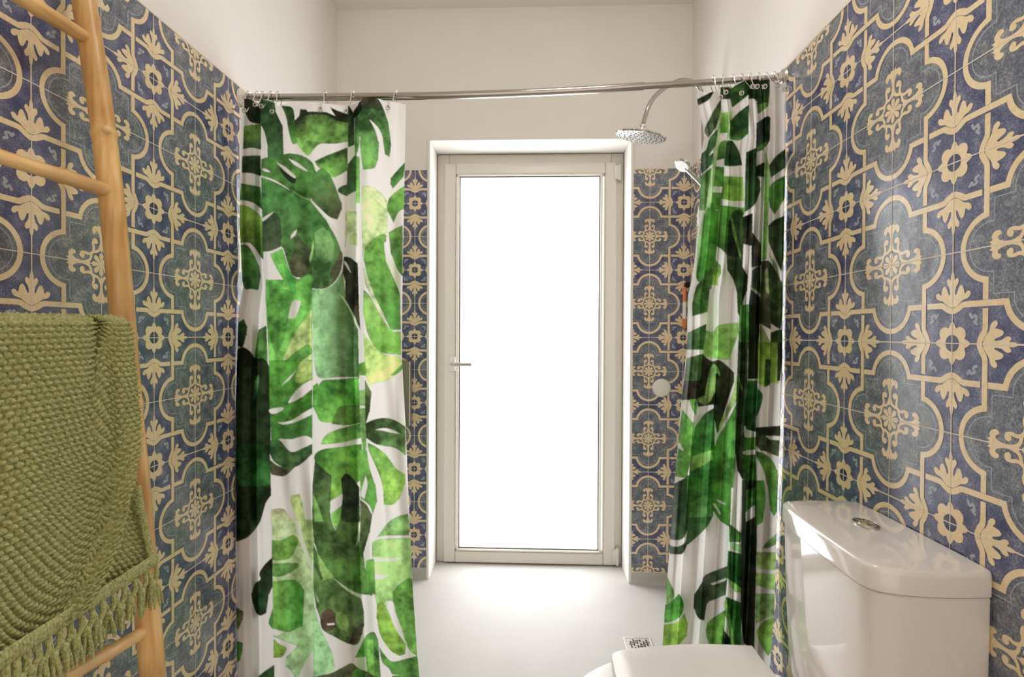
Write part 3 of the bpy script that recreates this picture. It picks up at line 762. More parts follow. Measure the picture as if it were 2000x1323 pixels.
RIGHT_PRINT = [
 ('p', DK, DK, '375,310 510,235 570,170 500,300 395,362'), ('p', (64, 84, 48), (72, 84, 52), '452,590 500,480 540,400 605,300 600,440 560,560 488,660'),
 ('p', (56, 70, 42), (52, 64, 40), '605,190 690,190 695,300 603,305'), ('p', (60, 40, 36), (40, 32, 28), '650,100 700,112 705,170 655,165'),
 ('p', (140, 184, 70), (76, 140, 50), '597,430 672,420 666,612 588,616'), ('p', (176, 210, 134), (164, 208, 120), '690,395 707,420 692,640 663,672'),
 ('p', DK, (70, 132, 50), '698,200 830,123 862,130 862,260 800,310 708,382 690,300'), ('p', (40, 84, 42), (50, 104, 40), '695,500 760,430 860,352 855,620 780,680 688,672'), ('p', M1, M1, '700,640 852,555 852,620 780,682 690,672'),
 ('p', DK, D_, '868,138 940,128 1050,113 1052,240 1036,370 950,440 940,330 905,298 868,302'), ('p', LG, M1, '958,350 1032,325 1034,370 952,432'),
 ('p', (40, 56, 32), (50, 84, 40), '938,520 1030,458 1058,470 1052,690 1000,762 932,790'), ('p', M1, M1, '938,745 1040,680 1000,762 933,790'),
 ('p', (60, 96, 50), (58, 90, 50), '430,800 470,760 500,660 570,580 562,720 490,830 530,795 535,890 430,995 415,960'),
 ('p', (96, 148, 56), (40, 70, 36), '560,830 600,700 680,678 668,880 640,915 640,850 560,868'), ('p', DK, (44, 78, 38), '660,700 700,680 730,710 775,790 803,912 700,922 640,917 650,800'),
 ('p', M1, (104, 166, 66), '415,1010 520,930 540,920 632,930 622,1110 520,1118 500,1150 490,1330 410,1330'), ('p', W_, W_, '510,1105 612,1112 610,1162 505,1145'),
 ('p', (112, 166, 54), (126, 172, 62), '635,1010 803,1020 812,1240 720,1242 612,1222'), ('p', (92, 158, 58), (84, 152, 54), '500,1160 610,1165 600,1323 490,1323'),
 ('p', (178, 214, 150), (190, 220, 160), '578,600 602,450 592,640 500,1330 466,1330 540,800'),
 ('p', M1, M1, '600,1282 700,1290 815,1312 815,1340 600,1340'),
 ('p', DK, (48, 80, 40), '842,790 932,748 926,980 962,1050 967,1150 920,1270 828,1345 834,1000'), ('p', DK, DK, '928,920 1012,878 1006,1022 930,1012'),
 ('p', (52, 68, 38), D_, '1053,910 1110,830 1205,755 1205,930 1120,990 1068,1027'), ('p', (66, 124, 48), M1, '1036,1130 1100,1060 1210,998 1205,1200 1150,1290 1100,1370 1060,1300'),
 ('p', (156, 200, 120), LG, '1013,760 1046,900 1050,1000 1036,1500 1020,1780 985,1792 1002,1400'),
 # second height band
 ('q', (176, 210, 160), (150, 200, 130), '440,60 465,100 420,560 380,640 400,300'),
 ('q', (88, 158, 58), (74, 140, 50), '480,20 580,60 592,150 545,560 400,720 375,640 420,400 450,100'),
 ('q', (92, 158, 54), (60, 112, 44), '588,5 700,25 822,25 815,100 690,130 670,300 662,472 620,420 560,380 560,200'),
 ('q', (56, 86, 42), (44, 70, 34), '690,140 720,60 800,45 815,200 800,560 848,650 842,800 800,920 795,1110 765,1000 755,830 720,700 668,610 662,470'), ('q', DK, DK, '680,150 700,120 740,330 780,480 720,480 668,470'),
 ('q', (132, 172, 90), (120, 160, 80), '700,95 732,200 792,480 780,492 718,280'), ('q', (76, 134, 50), YG, '545,500 600,560 603,640 580,690 577,745 523,742 530,600'),
 ('q', (66, 88, 56), (98, 168, 66), '400,720 522,578 522,700 482,990 345,1030 342,900 370,780'), ('q', (74, 112, 62), (76, 120, 60), '305,1180 472,1098 462,1200 440,1340 290,1340'),
 ('q', (228, 234, 220), (214, 228, 198), '505,780 560,752 575,1000 530,1175 470,1165'), ('q', (150, 198, 104), (136, 188, 88), '470,1160 530,1172 590,1110 762,1088 768,1190 722,1323 690,1420 650,1432 560,1422 448,1402 450,1280'),
 ('q', (40, 52, 32), BR, '813,110 892,78 892,250 972,360 972,560 890,582 892,382 808,362'), ('q', D_, D_, '898,600 962,556 972,842 888,772'), ('q', (40, 54, 32), (34, 44, 26), '885,782 967,852 962,1330 858,1330 868,900'),
 ('q', (190, 210, 160), (190, 210, 160), '880,752 970,822 966,845 888,780'), ('q', (76, 138, 50), (58, 108, 42), '788,930 857,918 862,1330 768,1330 778,1100'),
 ('q', (46, 60, 34), D_, '1046,190 1100,140 1205,95 1195,430 1162,620 1100,480 1048,350'), ('q', (170, 204, 130), (160, 190, 120), '1038,430 1110,540 1162,722 1138,690 1060,500'),
 ('q', D_, (66, 84, 42), '1048,520 1090,570 1168,722 1172,1000 1150,1152 1070,1100 1048,900'), ('q', (96, 104, 66), (84, 92, 56), '978,520 1042,515 1050,850 1062,1152 968,1100 975,800'),
 ('q', (180, 200, 140), (170, 190, 130), '1010,600 1036,575 1047,830 1022,810'), ('q', (196, 214, 140), YG, '966,1100 1000,1150 1062,1270 1062,1345 948,1345'), ('q', D_, M1, '1068,1180 1150,1150 1195,1180 1185,1340 1068,1340'),
 # third
 ('r', (78, 112, 58), (84, 112, 62), '295,140 440,98 432,250 395,520 310,532 240,532 268,350'), ('r', (62, 56, 42), (54, 50, 36), '272,350 412,348 395,520 320,530 250,532'),
 ('r', (46, 44, 34), (44, 62, 32), '438,108 520,168 590,158 670,218 722,270 724,370 660,560 590,800 568,832 545,700 540,570 470,580 395,592 388,480 425,260'),
 ('r', (126, 182, 92), (150, 192, 96), '540,188 590,250 602,322 570,280 552,290 547,460 470,562 458,540 470,400 500,250'), ('r', (156, 190, 96), (170, 196, 110), '398,510 470,480 542,450 522,520 470,572 402,548'),
 ('r', GW, GW, '244,532 300,528 340,600 375,680 512,608 440,662 375,762 330,722 262,612'), ('r', LG, M1, '310,520 385,518 372,672 335,600'),
 ('r', (72, 132, 56), (124, 190, 70), '250,615 350,740 347,900 312,1150 292,1252 180,1235 210,1000 225,800'), ('r', W_, W_, '200,935 230,928 264,1003 220,975'), ('r', W_, W_, '175,1232 292,1252 285,1302 175,1280'),
 ('r', (56, 92, 50), (72, 160, 62), '370,770 450,660 540,600 547,1340 308,1340 338,1000'), ('r', (150, 204, 104), (160, 208, 110), '338,1050 440,1010 522,988 527,1080 440,1132 328,1192'),
 ('r', (76, 140, 52), (88, 164, 62), '588,850 650,752 747,560 742,900 732,1100 712,1340 548,1340 548,950'), ('r', (172, 208, 116), (156, 200, 100), '748,295 748,540 660,682 578,833 600,730 680,560 730,400'),
 ('r', GW, GW, '700,100 772,20 765,270 742,312 690,200'), ('r', (44, 66, 36), (34, 42, 26), '770,-10 852,-10 842,700 822,1250 800,1260 760,1180 738,960 748,560 760,290'), ('r', LG, LG, '758,280 812,442 790,422'),
 ('r', (40, 52, 32), (38, 46, 28), '860,-5 948,-5 944,332 858,332'), ('r', (46, 110, 50), (40, 80, 38), '853,350 937,345 942,420 992,480 972,590 930,700 922,822 850,802 838,650'), ('r', W_, W_, '828,768 860,830 927,823 922,862 826,872'),
 ('r', (92, 152, 46), M1, '823,878 922,868 922,987 818,992'), ('r', W_, W_, '813,1000 922,985 922,1022 818,1032'), ('r', (74, 128, 44), (56, 112, 42), '813,1038 922,1030 934,1340 808,1340'),
 ('r', (140, 178, 60), (150, 190, 74), '948,-5 1135,-5 1133,380 1080,368 1020,412 948,370'), ('r', (44, 74, 26), (44, 74, 26), '1020,150 1062,150 1052,390 1008,402 1014,250'), ('r', DK, DK, '1132,-5 1190,-5 1145,352 1128,352'),
 ('r', (54, 60, 42), (80, 96, 62), '928,780 1150,765 1148,862 1020,858 1060,892 1142,897 1134,1052 1000,998 988,1012 928,950'), ('r', W_, W_, '1018,858 1145,868 1145,892 1060,887'),
 ('r', W_, W_, '1000,998 1134,1052 1128,1172 1080,1092'), ('r', (76, 130, 50), (112, 170, 66), '923,1000 1000,1018 1082,1090 1124,1180 1128,1340 1040,1340 1000,1180 938,1060'), ('r', W_, W_, '918,1060 960,1130 1042,1340 980,1340'),
 # lowest
 ('s', (64, 92, 54), (60, 84, 52), '122,20 215,-30 222,340 215,430 180,492 100,492 95,390'), ('s', (76, 150, 60), (66, 98, 60), '215,-40 380,-20 387,240 340,320 220,432'), ('s', (96, 166, 76), (112, 168, 92), '230,140 378,80 382,242 230,247'),
 ('s', GW, W_, '95,395 180,392 217,328 200,412 150,442 95,432'),
 ('s', (86, 160, 54), (70, 140, 46), '385,-20 512,-20 502,312 440,270 388,200'), ('s', W_, W_, '415,120 470,150 468,160 420,140'), ('s', W_, W_, '385,150 410,160 445,225 430,222'),
 ('s', (72, 128, 52), M1, '500,288 578,350 572,412 500,412'), ('s', (150, 206, 130), (170, 214, 140), '498,412 578,430 577,485 520,462'), ('s', (40, 96, 40), (36, 90, 40), '494,470 577,490 577,722 520,702 484,652'), ('s', (150, 206, 104), (140, 200, 96), '482,652 577,722 572,752 530,742'),
 ('s', (66, 74, 54), (66, 100, 58), '310,690 330,640 390,610 488,572 484,650 472,770 400,800 350,830 332,942 290,927 260,860 265,760'), ('s', GW, GW, '372,690 482,653 472,672 390,702'),
 ('s', (112, 172, 62), (104, 166, 58), '350,960 380,930 472,868 464,1000 442,1175 388,1170 350,1060 343,1000'), ('s', (48, 116, 42), (50, 116, 44), '478,780 577,820 577,1400 540,1400 500,1000 470,900'), ('s', (132, 188, 84), (120, 180, 76), '480,798 502,900 556,1200 534,1200 468,860'), ('s', (34, 66, 34), (30, 56, 32), '460,1000 502,1060 524,1220 438,1220'),
 ('s', (40, 58, 32), (38, 34, 28), '588,-5 682,-5 682,400 664,1150 600,1105 578,900 583,300'), ('s', M1, M1, '610,60 672,40 668,165 612,210'), ('s', W_, W_, '610,210 668,158 668,242 613,277'),
 ('s', (76, 140, 48), M1, '684,-5 732,-5 742,120 722,280 684,302'), ('s', (92, 152, 56), (70, 132, 46), '758,-5 830,-5 824,200 800,242 778,200'), ('s', (128, 168, 96), (120, 160, 88), '718,455 760,402 830,348 830,420 760,452'),
 ('s', (166, 202, 108), (160, 198, 106), '686,480 830,480 828,602 690,592'), ('s', (142, 188, 94), (150, 194, 98), '684,620 828,632 824,745 684,704'), ('s', W_, W_, '680,704 802,740 752,762 682,752'), ('s', (124, 170, 100), (172, 208, 120), '682,760 824,760 818,910 740,932 678,962'),
 ('s', (136, 182, 64), (112, 166, 60), '688,1000 740,940 808,915 808,1050 782,1150 760,1182 720,1122 686,1040'),
 ('s', (106, 172, 76), (140, 196, 100), '70,620 130,770 80,832'), ('s', (70, 140, 54), (88, 166, 60), '60,840 110,810 160,758 192,830 172,910 110,950 50,955'), ('s', (152, 192, 66), (140, 186, 66), '45,972 150,950 195,888 217,960 207,1050 150,1112 90,1127 35,1112'), ('s', YG, YG, '20,1165 150,1138 210,1133 204,1175 60,1200'),
 ('s', W_, W_, '580,1090 662,1142 684,1210 604,1190'), ('s', (60, 112, 44), (56, 100, 40), '655,1130 700,1190 762,1282 765,1400 690,1400'), ('s', W_, W_, '678,1050 772,1222 782,1250 752,1257 700,1172'),
]


def outline(pts, sub=5):
    """closed outline: soft curves, but straight fold lines and sharp tips stay as they are"""
    P = [np.asarray(p, float) for p in pts]; n = len(P); out = []
    area = sum(P[i - 1][0] * P[i][1] - P[i][0] * P[i - 1][1] for i in range(n)); push = 2.0

    def straight(a, b):
        d = np.abs(P[b % n] - P[a % n]); return (d[1] > 24 and d[0] < .16 * d[1])

    def corner(i):
        a = P[i % n] - P[(i - 1) % n]; b = P[(i + 1) % n] - P[i % n]
        c = a @ b / (np.linalg.norm(a) * np.linalg.norm(b) + 1e-9)
        return c < .05 or straight(i - 1, i) or straight(i, i + 1)
    for i in range(n):
        p1, p2 = P[i], P[(i + 1) % n]
        if straight(i, i + 1):
            sh = np.array([push * np.sign(area) * np.sign(p2[1] - p1[1]), 0.])
            out.append(p1 + sh); out.append(p2 + sh); continue
        p0 = p1 if corner(i) else P[i - 1]
        p3 = p2 if corner(i + 1) else P[(i + 2) % n]
        for k in range(sub):
            t = k / sub
            out.append(.5 * ((2 * p1) + (p2 - p0) * t + (2 * p0 - 5 * p1 + 4 * p2 - p3) * t * t + (3 * p1 - p0 - 3 * p2 + p3) * t ** 3))
    return out


def fbm(h, w, seed, cell):
    rs = np.random.RandomState(seed); out = np.zeros((h, w)); amp = 1.; tot = 0
    yy, xx = np.mgrid[0:h, 0:w]
    for o in range(4):
        c = max(2., cell / 2 ** o)
        gh, gw = int(h / c) + 3, int(w / c) + 3
        gr = rs.rand(gh, gw)
        fy, fx = yy / c, xx / c
        iy, ix = fy.astype(int), fx.astype(int)
        ty, tx = fy - iy, fx - ix
        ty = ty * ty * (3 - 2 * ty); tx = tx * tx * (3 - 2 * tx)
        out += amp * ((gr[iy, ix] * (1 - tx) + gr[iy, ix + 1] * tx) * (1 - ty) + (gr[iy + 1, ix] * (1 - tx) + gr[iy + 1, ix + 1] * tx) * ty)
        tot += amp; amp *= .6
    return out / tot


def blur(a, r):
    for ax in (0, 1):
        c = np.cumsum(np.concatenate([np.repeat(np.take(a, [0], ax), r + 1, ax), a, np.repeat(np.take(a, [-1], ax), r, ax)], ax), axis=ax)
        n = a.shape[ax]
        a = (np.take(c, range(2 * r + 1, 2 * r + 1 + n), ax) - np.take(c, range(0, n), ax)) / (2 * r + 1)
    return a


SS = 2   # cells per unit of cloth coordinate


def paint(shapes, x0, x1, y0, y1, seed):
    w, h = int((x1 - x0) * SS), int((y1 - y0) * SS)
    img = np.zeros((h, w, 3)); img[:] = lin((239, 236, 232))
    n1 = fbm(h, w, seed, 46 * SS); n2 = fbm(h, w, seed + 1, 11 * SS)
    for s in shapes:
        ox, oy, sc = FR[s[0]]
        pts = [tuple(map(float, q.split(','))) for q in s[3].split()]
        pts = [((ox + a * sc - x0) * SS, (oy + b * sc - y0) * SS) for a, b in pts]
        # gentle rounding of the traced outline
        P = np.array(outline(pts))
        bx0, bx1 = max(0, int(P[:, 0].min()) - 1), min(w, int(P[:, 0].max()) + 2)
        by0, by1 = max(0, int(P[:, 1].min()) - 1), min(h, int(P[:, 1].max()) + 2)
        if bx1 <= bx0 or by1 <= by0:
            continue
        gx = np.arange(bx0, bx1) + .5; gy = np.arange(by0, by1) + .5
        ins = np.zeros((len(gy), len(gx)), bool)
        xa, ya = P[:, 0], P[:, 1]; xb, yb2 = np.roll(xa, -1), np.roll(ya, -1)
        for k in range(len(P)):
            if ya[k] == yb2[k]:
                continue
            sel = (gy >= min(ya[k], yb2[k])) & (gy < max(ya[k], yb2[k]))
            if not sel.any():
                continue
            xi = xa[k] + (gy[sel] - ya[k]) * (xb[k] - xa[k]) / (yb2[k] - ya[k])
            ins[sel] ^= gx[None, :] < xi[:, None]
        m = ins.astype(float)
        inner = blur(m, 4) if min(m.shape) > 12 else m
        soft = blur(m, 1) if min(m.shape) > 4 else m
        if len(s) > 4 and s[4] == 'h':
            t = ((gx - bx0) / max(1, bx1 - bx0))[None, :] * np.ones((len(gy), 1))
        else:
            t = ((gy - by0) / max(1, by1 - by0))[:, None] * np.ones((1, len(gx)))
        a, b = lin(s[1]), lin(s[2])
        white = min(s[1]) > 195
        nn1 = n1[by0:by1, bx0:bx1]; nn2 = n2[by0:by1, bx0:bx1]
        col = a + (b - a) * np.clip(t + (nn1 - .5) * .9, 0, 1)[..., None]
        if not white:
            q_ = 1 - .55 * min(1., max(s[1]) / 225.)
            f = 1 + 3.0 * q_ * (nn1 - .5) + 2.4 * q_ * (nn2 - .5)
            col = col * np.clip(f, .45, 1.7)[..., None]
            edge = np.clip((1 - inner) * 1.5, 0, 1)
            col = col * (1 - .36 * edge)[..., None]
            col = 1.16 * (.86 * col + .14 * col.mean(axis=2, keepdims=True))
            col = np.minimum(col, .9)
        reg = img[by0:by1, bx0:bx1]
        k = (soft * m if white else np.maximum(soft * m, m * .6))[..., None]
        img[by0:by1, bx0:bx1] = reg * (1 - k) + col * k
    for c in range(3):
        img[..., c] = blur(img[..., c], 1)
    return img


def interp(tab, v):
    a = np.array(tab, float); return np.interp(v, a[:, 0], a[:, 1])


ROD_L = np.array([XL, 1.5605]); ROD_R = np.array([XR, 1.4928])


def rod_y(X):
    return ROD_L[1] + (X - XL) * (ROD_R[1] - ROD_L[1]) / (XR - XL)


def curtain(name, label, shapes, ledge, redge, topline, bottom, depth, xr, ncol, nrow, seed, xmin, xmax, group):
    """hanging cloth: columns follow the folds, rows run from the header to the hem"""
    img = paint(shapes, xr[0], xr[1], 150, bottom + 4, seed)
    H, Wd = img.shape[:2]
    # smooth fold profile, extra columns where it turns steeply
    tt = np.linspace(0, 1, 1600); dd = interp(depth, tt)
    ker = np.hanning(61); ker /= ker.sum()
    dd = np.convolve(np.pad(dd, 30, mode='edge'), ker, 'valid')
    arcl = np.concatenate([[0], np.cumsum(np.hypot(np.diff(tt) * .45, np.diff(dd)))])
    ts = np.interp(np.linspace(0, arcl[-1], ncol), arcl, tt)
    ds = np.interp(ts, tt, dd)
    V = np.zeros((nrow, ncol, 3)); C = np.zeros((nrow, ncol, 4)); C[..., 3] = 1
    rs = np.random.RandomState(seed)
    ph = rs.rand(6) * 6.28
    for j in range(nrow):
        s = j / (nrow - 1)
        # key coordinates of this row of the cloth
        xg = None
        for it in range(2):
            if xg is None:
                yk = np.full(ncol, 200 + s * (bottom - 200))
            L = interp(ledge, yk); R = interp(redge, yk)
            xg = L + (R - L) * ts
            top = interp(topline, xg)
            yk = top + s * (bottom - top)
        amp = .55 + .45 * min(1, s * 6) + .25 * s
        w = .004 * np.sin(ts * 31 + s * 9 + ph[0]) * np.sin(s * 14 + ph[1]) + .003 * np.sin(ts * 57 - s * 17 + ph[2])
        d = ds * amp + w * min(1, s * 5 + .2)
        yc = np.interp(xg, [470, 1535], [ROD_L[1], ROD_R[1]])
        dirs = FWD[None] + RGT[None] * ((xg - 1000) / FPX)[:, None] - UPV[None] * ((yk - 661.5) / FPX)[:, None]
        k = (yc - d - .012 - .020 * math.exp(-s * 22)) / dirs[:, 1]
        k = np.where(dirs[:, 0] * k < xmin, xmin / dirs[:, 0], k)
        k = np.where(dirs[:, 0] * k > xmax, xmax / dirs[:, 0], k)
        V[j] = dirs * k[:, None]; V[j, :, 2] += CAMZ
        ix = np.clip(((xg - xr[0]) * SS).astype(int), 0, Wd - 1); iy = np.clip(((yk - 150) * SS).astype(int), 0, H - 1)
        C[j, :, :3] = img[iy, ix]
    V[..., 2] = np.maximum(V[..., 2], .012)
    idx = np.arange(nrow * ncol).reshape(nrow, ncol)
    F = np.stack([idx[:-1, :-1], idx[1:, :-1], idx[1:, 1:], idx[:-1, 1:]], -1).reshape(-1, 4)
    me = bpy.data.meshes.new(name)
    me.vertices.add(nrow * ncol); me.vertices.foreach_set('co', V.reshape(-1).astype(np.float32))
    me.loops.add(len(F) * 4); me.loops.foreach_set('vertex_index', F.reshape(-1).astype(np.int32))
    me.polygons.add(len(F)); me.polygons.foreach_set('loop_start', np.arange(0, len(F) * 4, 4, dtype=np.int32))
    me.update(calc_edges=True); me.validate()
    at = me.attributes.new('print', 'FLOAT_COLOR', 'POINT'); at.data.foreach_set('color', C.reshape(-1).astype(np.float32))
    o = link(name, me, M_curtain, None, smooth=True)
    tag(o, label, 'shower curtain', group)
    return o, V


LD = [(0, -.01), (.035, .025), (.09, .02), (.118, -.045), (.138, -.04), (.150, .03), (.23, .042), (.33, .03), (.42, .006), (.445, .0), (.46, .016), (.55, .040), (.66, .030), (.705, -.028), (.735, -.022), (.765, .026), (.86, .042), (.95, .026), (1, .002)]
LEFT_L = [(150, 470), (200, 470), (440, 468), (560, 474), (610, 466), (800, 460), (1060, 460), (1323, 463), (1420, 464)]
LEFT_R = [(150, 794), (200, 793), (400, 789), (560, 786), (700, 785), (830, 792), (1020, 800), (1150, 806), (1280, 815), (1420, 828)]
LEFT_T = [(466, 203), (478, 193), (492, 195), (504, 206), (508, 192), (530, 196), (545, 208), (560, 201), (600, 200), (640, 203), (690, 207), (700, 200), (715, 192), (725, 189), (740, 193), (755, 198), (775, 200), (794, 205)]
CG = 'monstera print shower curtains'
left_curtain, LV = curtain('shower_curtain', 'broad half-drawn leaf-print shower curtain hanging from the rod beside the bamboo ladder wall', LEFT_PRINT, LEFT_L, LEFT_R, LEFT_T, 1402, LD, (440, 840), 420, 880, 11, XL + .006, 9, CG)
RD = [(0, .0), (.06, .03), (.13, -.012), (.155, .0), (.25, .038), (.33, -.018), (.35, .006), (.45, .036), (.535, .004), (.56, -.04), (.60, -.016), (.65, -.044), (.675, -.006), (.715, .02), (.76, -.03), (.785, .012), (.87, .036), (.95, .012), (1, -.02)]
RIGHT_L = [(140, 1360), (173, 1360), (200, 1362), (215, 1366), (250, 1373), (268, 1376), (300, 1369), (335, 1369), (395, 1367), (506, 1357), (550, 1350), (575, 1344), (600, 1343), (680, 1341), (790, 1330), (935, 1318), (1143, 1302), (1277, 1293), (1420, 1284)]
RIGHT_R = [(140, 1537), (300, 1534), (420, 1532), (640, 1528), (740, 1528), (950, 1519), (1200, 1512), (1310, 1503), (1420, 1500)]
RIGHT_T = [(1358, 174), (1380, 182), (1400, 178), (1408, 170), (1420, 166), (1430, 172), (1440, 162), (1455, 156), (1463, 159), (1478, 159), (1490, 156), (1503, 155), (1510, 164), (1528, 163), (1537, 160)]
RD = [(a, b * 1.25) for a, b in RD]
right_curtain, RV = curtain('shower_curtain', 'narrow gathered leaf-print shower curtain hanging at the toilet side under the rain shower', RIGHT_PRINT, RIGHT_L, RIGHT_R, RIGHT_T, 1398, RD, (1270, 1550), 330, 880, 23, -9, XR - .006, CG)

# ------------------------------------------------------------------ curtain rod and rings
ROD_PX = [(470, 190), (560, 190.5), (700, 189), (850, 187), (1000, 182.5), (1150, 175.5), (1258, 168), (1340, 163.5), (1430, 158), (1533, 152)]


def rod_pt(px, py):
    Y = 1.53
    for _ in range(4):
        p = onY(px, py, Y); Y = rod_y(p[0])
    return onY(px, py, Y)


rp = [rod_pt(*q) for q in ROD_PX]
rp[0][0] = XL + .002; rp[-1][0] = XR - .002
rs_ = catmull(rp, 6)
rodt = thing('curtain_rod', 'long chrome shower curtain rod spanning wall to wall above both curtains', 'curtain rod', tuple(rp[0]))
ncut = 6 * 6
bm = bmesh.new(); tube(bm, rs_[:ncut + 1], .0108, 18); bobj('outer_tube', bm, M_chrome3, rodt, smooth=True)
bm = bmesh.new(); tube(bm, rs_[ncut - 2:], .0088, 18); bobj('inner_tube', bm, M_chrome3, rodt, smooth=True)
for p, s in ((rp[0], 1), (rp[-1], -1)):
    bm = bmesh.new(); lathe(bm, [(0, 0), (.024, 0), (.025, .003), (.022, .009), (.014, .013), (.0125, .022), (0, .022)], (XL if s > 0 else XR, p[1], p[2]), (s, 0, 0), 28)
    bobj('wall_flange', bm, M_chrome2 if s < 0 else mat('white_flange', (226, 220, 206), .35), rodt, smooth=True)


def rod_at(px):
    a = [q[0] for q in ROD_PX]
    return rod_pt(px, float(np.interp(px, a, [q[1] for q in ROD_PX])))


def ring(px, label, group, tilt, cur, topline, src=None):
    p = rod_at(px)
    yk = float(np.interp(px, [q[0] for q in topline], [q[1] for q in topline])) + 11
    e_ = onY(px, yk, rod_y(p[0]) - .058)
    drop = max(.022, p[2] - e_[2])
    t = thing('curtain_ring', label, 'curtain ring', tuple(p), group)
    bm = bmesh.new()
    loop = []
    for k in range(32):
        a = 2 * math.pi * k / 32
        z = math.cos(a)
        zz = .0165 * z if z > 0 else drop * z
        yy = (.0165 if z > 0 else .0165 - .009 * -z) * math.sin(a) - (0 if z > 0 else .048 * (-z) ** 1.4)
        loop.append((p[0] + tilt * zz, p[1] + yy, p[2] + zz))
    tube(bm, loop, .0016, 8, closed=True)
    bobj('wire_loop', bm, M_chrome, t, smooth=True)
    bm = bmesh.new()
    bmesh.ops.create_uvsphere(bm, u_segments=12, v_segments=8, radius=.0042, matrix=Matrix.Translation((p[0] - tilt * drop, p[1] - .056, p[2] - drop + .004)))
    bobj('hook_ball', bm, M_chrome, t, smooth=True)
    bm = bmesh.new()
    c = Vector((p[0] - tilt * drop, e_[1] - .004, p[2] - drop - .001))
    tube(bm, [c + Vector((.0055 * math.cos(2 * math.pi * k / 20), 0, .0055 * math.sin(2 * math.pi * k / 20))) for k in range(20)], .0016, 8, closed=True)
    eo = bobj('eyelet', bm, M_chrome2, cur, smooth=True)
    return t


ORD = ['first', 'second', 'third', 'fourth', 'fifth', 'sixth', 'seventh', 'eighth', 'ninth']
lp = [486, 503, 516, 531, 546, 637, 690, 773]
for i, px in enumerate(lp):
    ring(px, 'chrome curtain ring over the broad ladder-side curtain, %s along the rod from the ladder wall' % ORD[i], 'rings of the broad curtain', .12 * math.sin(i * 2.1) - (.22 if i == 4 else 0), left_curtain, LEFT_T)
rpx = [1392, 1408, 1430, 1448, 1463, 1479, 1496, 1512, 1526]
for i, px in enumerate(rpx):
    ring(px, 'chrome curtain ring over the narrow gathered curtain, %s along the rod from its free edge' % ORD[i], 'rings of the narrow curtain', .15 * math.sin(i * 1.7), right_curtain, RIGHT_T)

# ------------------------------------------------------------------ bamboo ladder against the left wall
LY = .95
ladder = thing('bamboo_ladder', 'golden bamboo ladder leaning on the patterned tiles with a green throw over it', 'ladder', (-.667, .72, 0))
RAILX = [(-.663, 0.0), (-.673, .12), (-.690, .33), (-.7097, .540), (-.728, .78), (-.744, .96), (-.7578, 1.141), (-.772, 1.31), (-.7904, 1.478), (-.808, 1.60), (-.8285, 1.729), (-.841, 1.83), (-.846, 1.90)]
NODES = [.16, .62, .98, 1.478, 1.80]


def rail(y):
    bm = bmesh.new()
    zs = sorted(set(list(np.linspace(0, 1.9, 80)) + [n + d for n in NODES for d in (-.012, -.006, -.003, 0, .003, .006, .012)]))
    pts, rad = [], []
    cx = catmull([(b, a) for a, b in RAILX], 8); cx = np.array(cx)
    for z in zs:
        x = float(np.interp(z, cx[:, 0], cx[:, 1]))
        r = .0215 - .0012 * z
        for n in NODES:
            d = abs(z - n)
            r += .0026 * math.exp(-(d / .007) ** 2) - .0007 * math.exp(-(d / .02) ** 2)
        pts.append((x, y + .003 * math.sin(z * 3), z)); rad.append(r)
    tube(bm, pts, rad, 20)
    o = bobj('rail', bm, M_bamboo, ladder, smooth=True)
    for n in (1.478, .98):
        x = float(np.interp(n, cx[:, 0], cx[:, 1]))
        bm = bmesh.new()
        lathe(bm, [(0, .026), (.004, .0255), (.0075, .022), (.010, .014), (.011, .0)], (x, y + .003 * math.sin(n * 3), n + .002), (.75, -.62, .12), 14)
        bobj('node_scar', bm, M_node, o, smooth=True)
    return o


rail(LY); rail(.50)
cxr = np.array(catmull([(b, a) for a, b in RAILX], 8))
RUNGS = [(170, 75, 45, 0), (206, 375, 0, 304), (240, 641, 0, 640), (262, 950, 60, 1040), (280, 1235, 130, 1323), (300, 1530, 100, 1700)]
for i, (ax, ay, bx, by) in enumerate(RUNGS):
    A = onY(ax, ay, LY - .012)
    xr_ = float(np.interp(A[2], cxr[:, 0], cxr[:, 1]))
    A[0] = xr_
    B = onX(bx, by, xr_)
    dvec = (B - A) / (A[1] - B[1])
    y_end = .475
    E_ = A + dvec * (A[1] - y_end)
    bm = bmesh.new()
    pts, rad = [], []
    nn = 46
    for k in range(nn):
        t = k / (nn - 1)
        p = A * (1 - t) + E_ * t
        p = p + np.array([0, .012 * (1 - t), .002 * math.sin(t * 7 + i)])
        r = .0118 + .0008 * math.sin(t * 9 + i)
        for c in (.22, .55, .86):
            d = abs(t - c - .03 * math.sin(i * 3))
            r += .0018 * math.exp(-(d / .014) ** 2)
        pts.append(p); rad.append(r)
    tube(bm, pts, rad, 16)
    bobj('rung', bm, M_rung, ladder, smooth=True)

# ------------------------------------------------------------------ knitted throw over the ladder


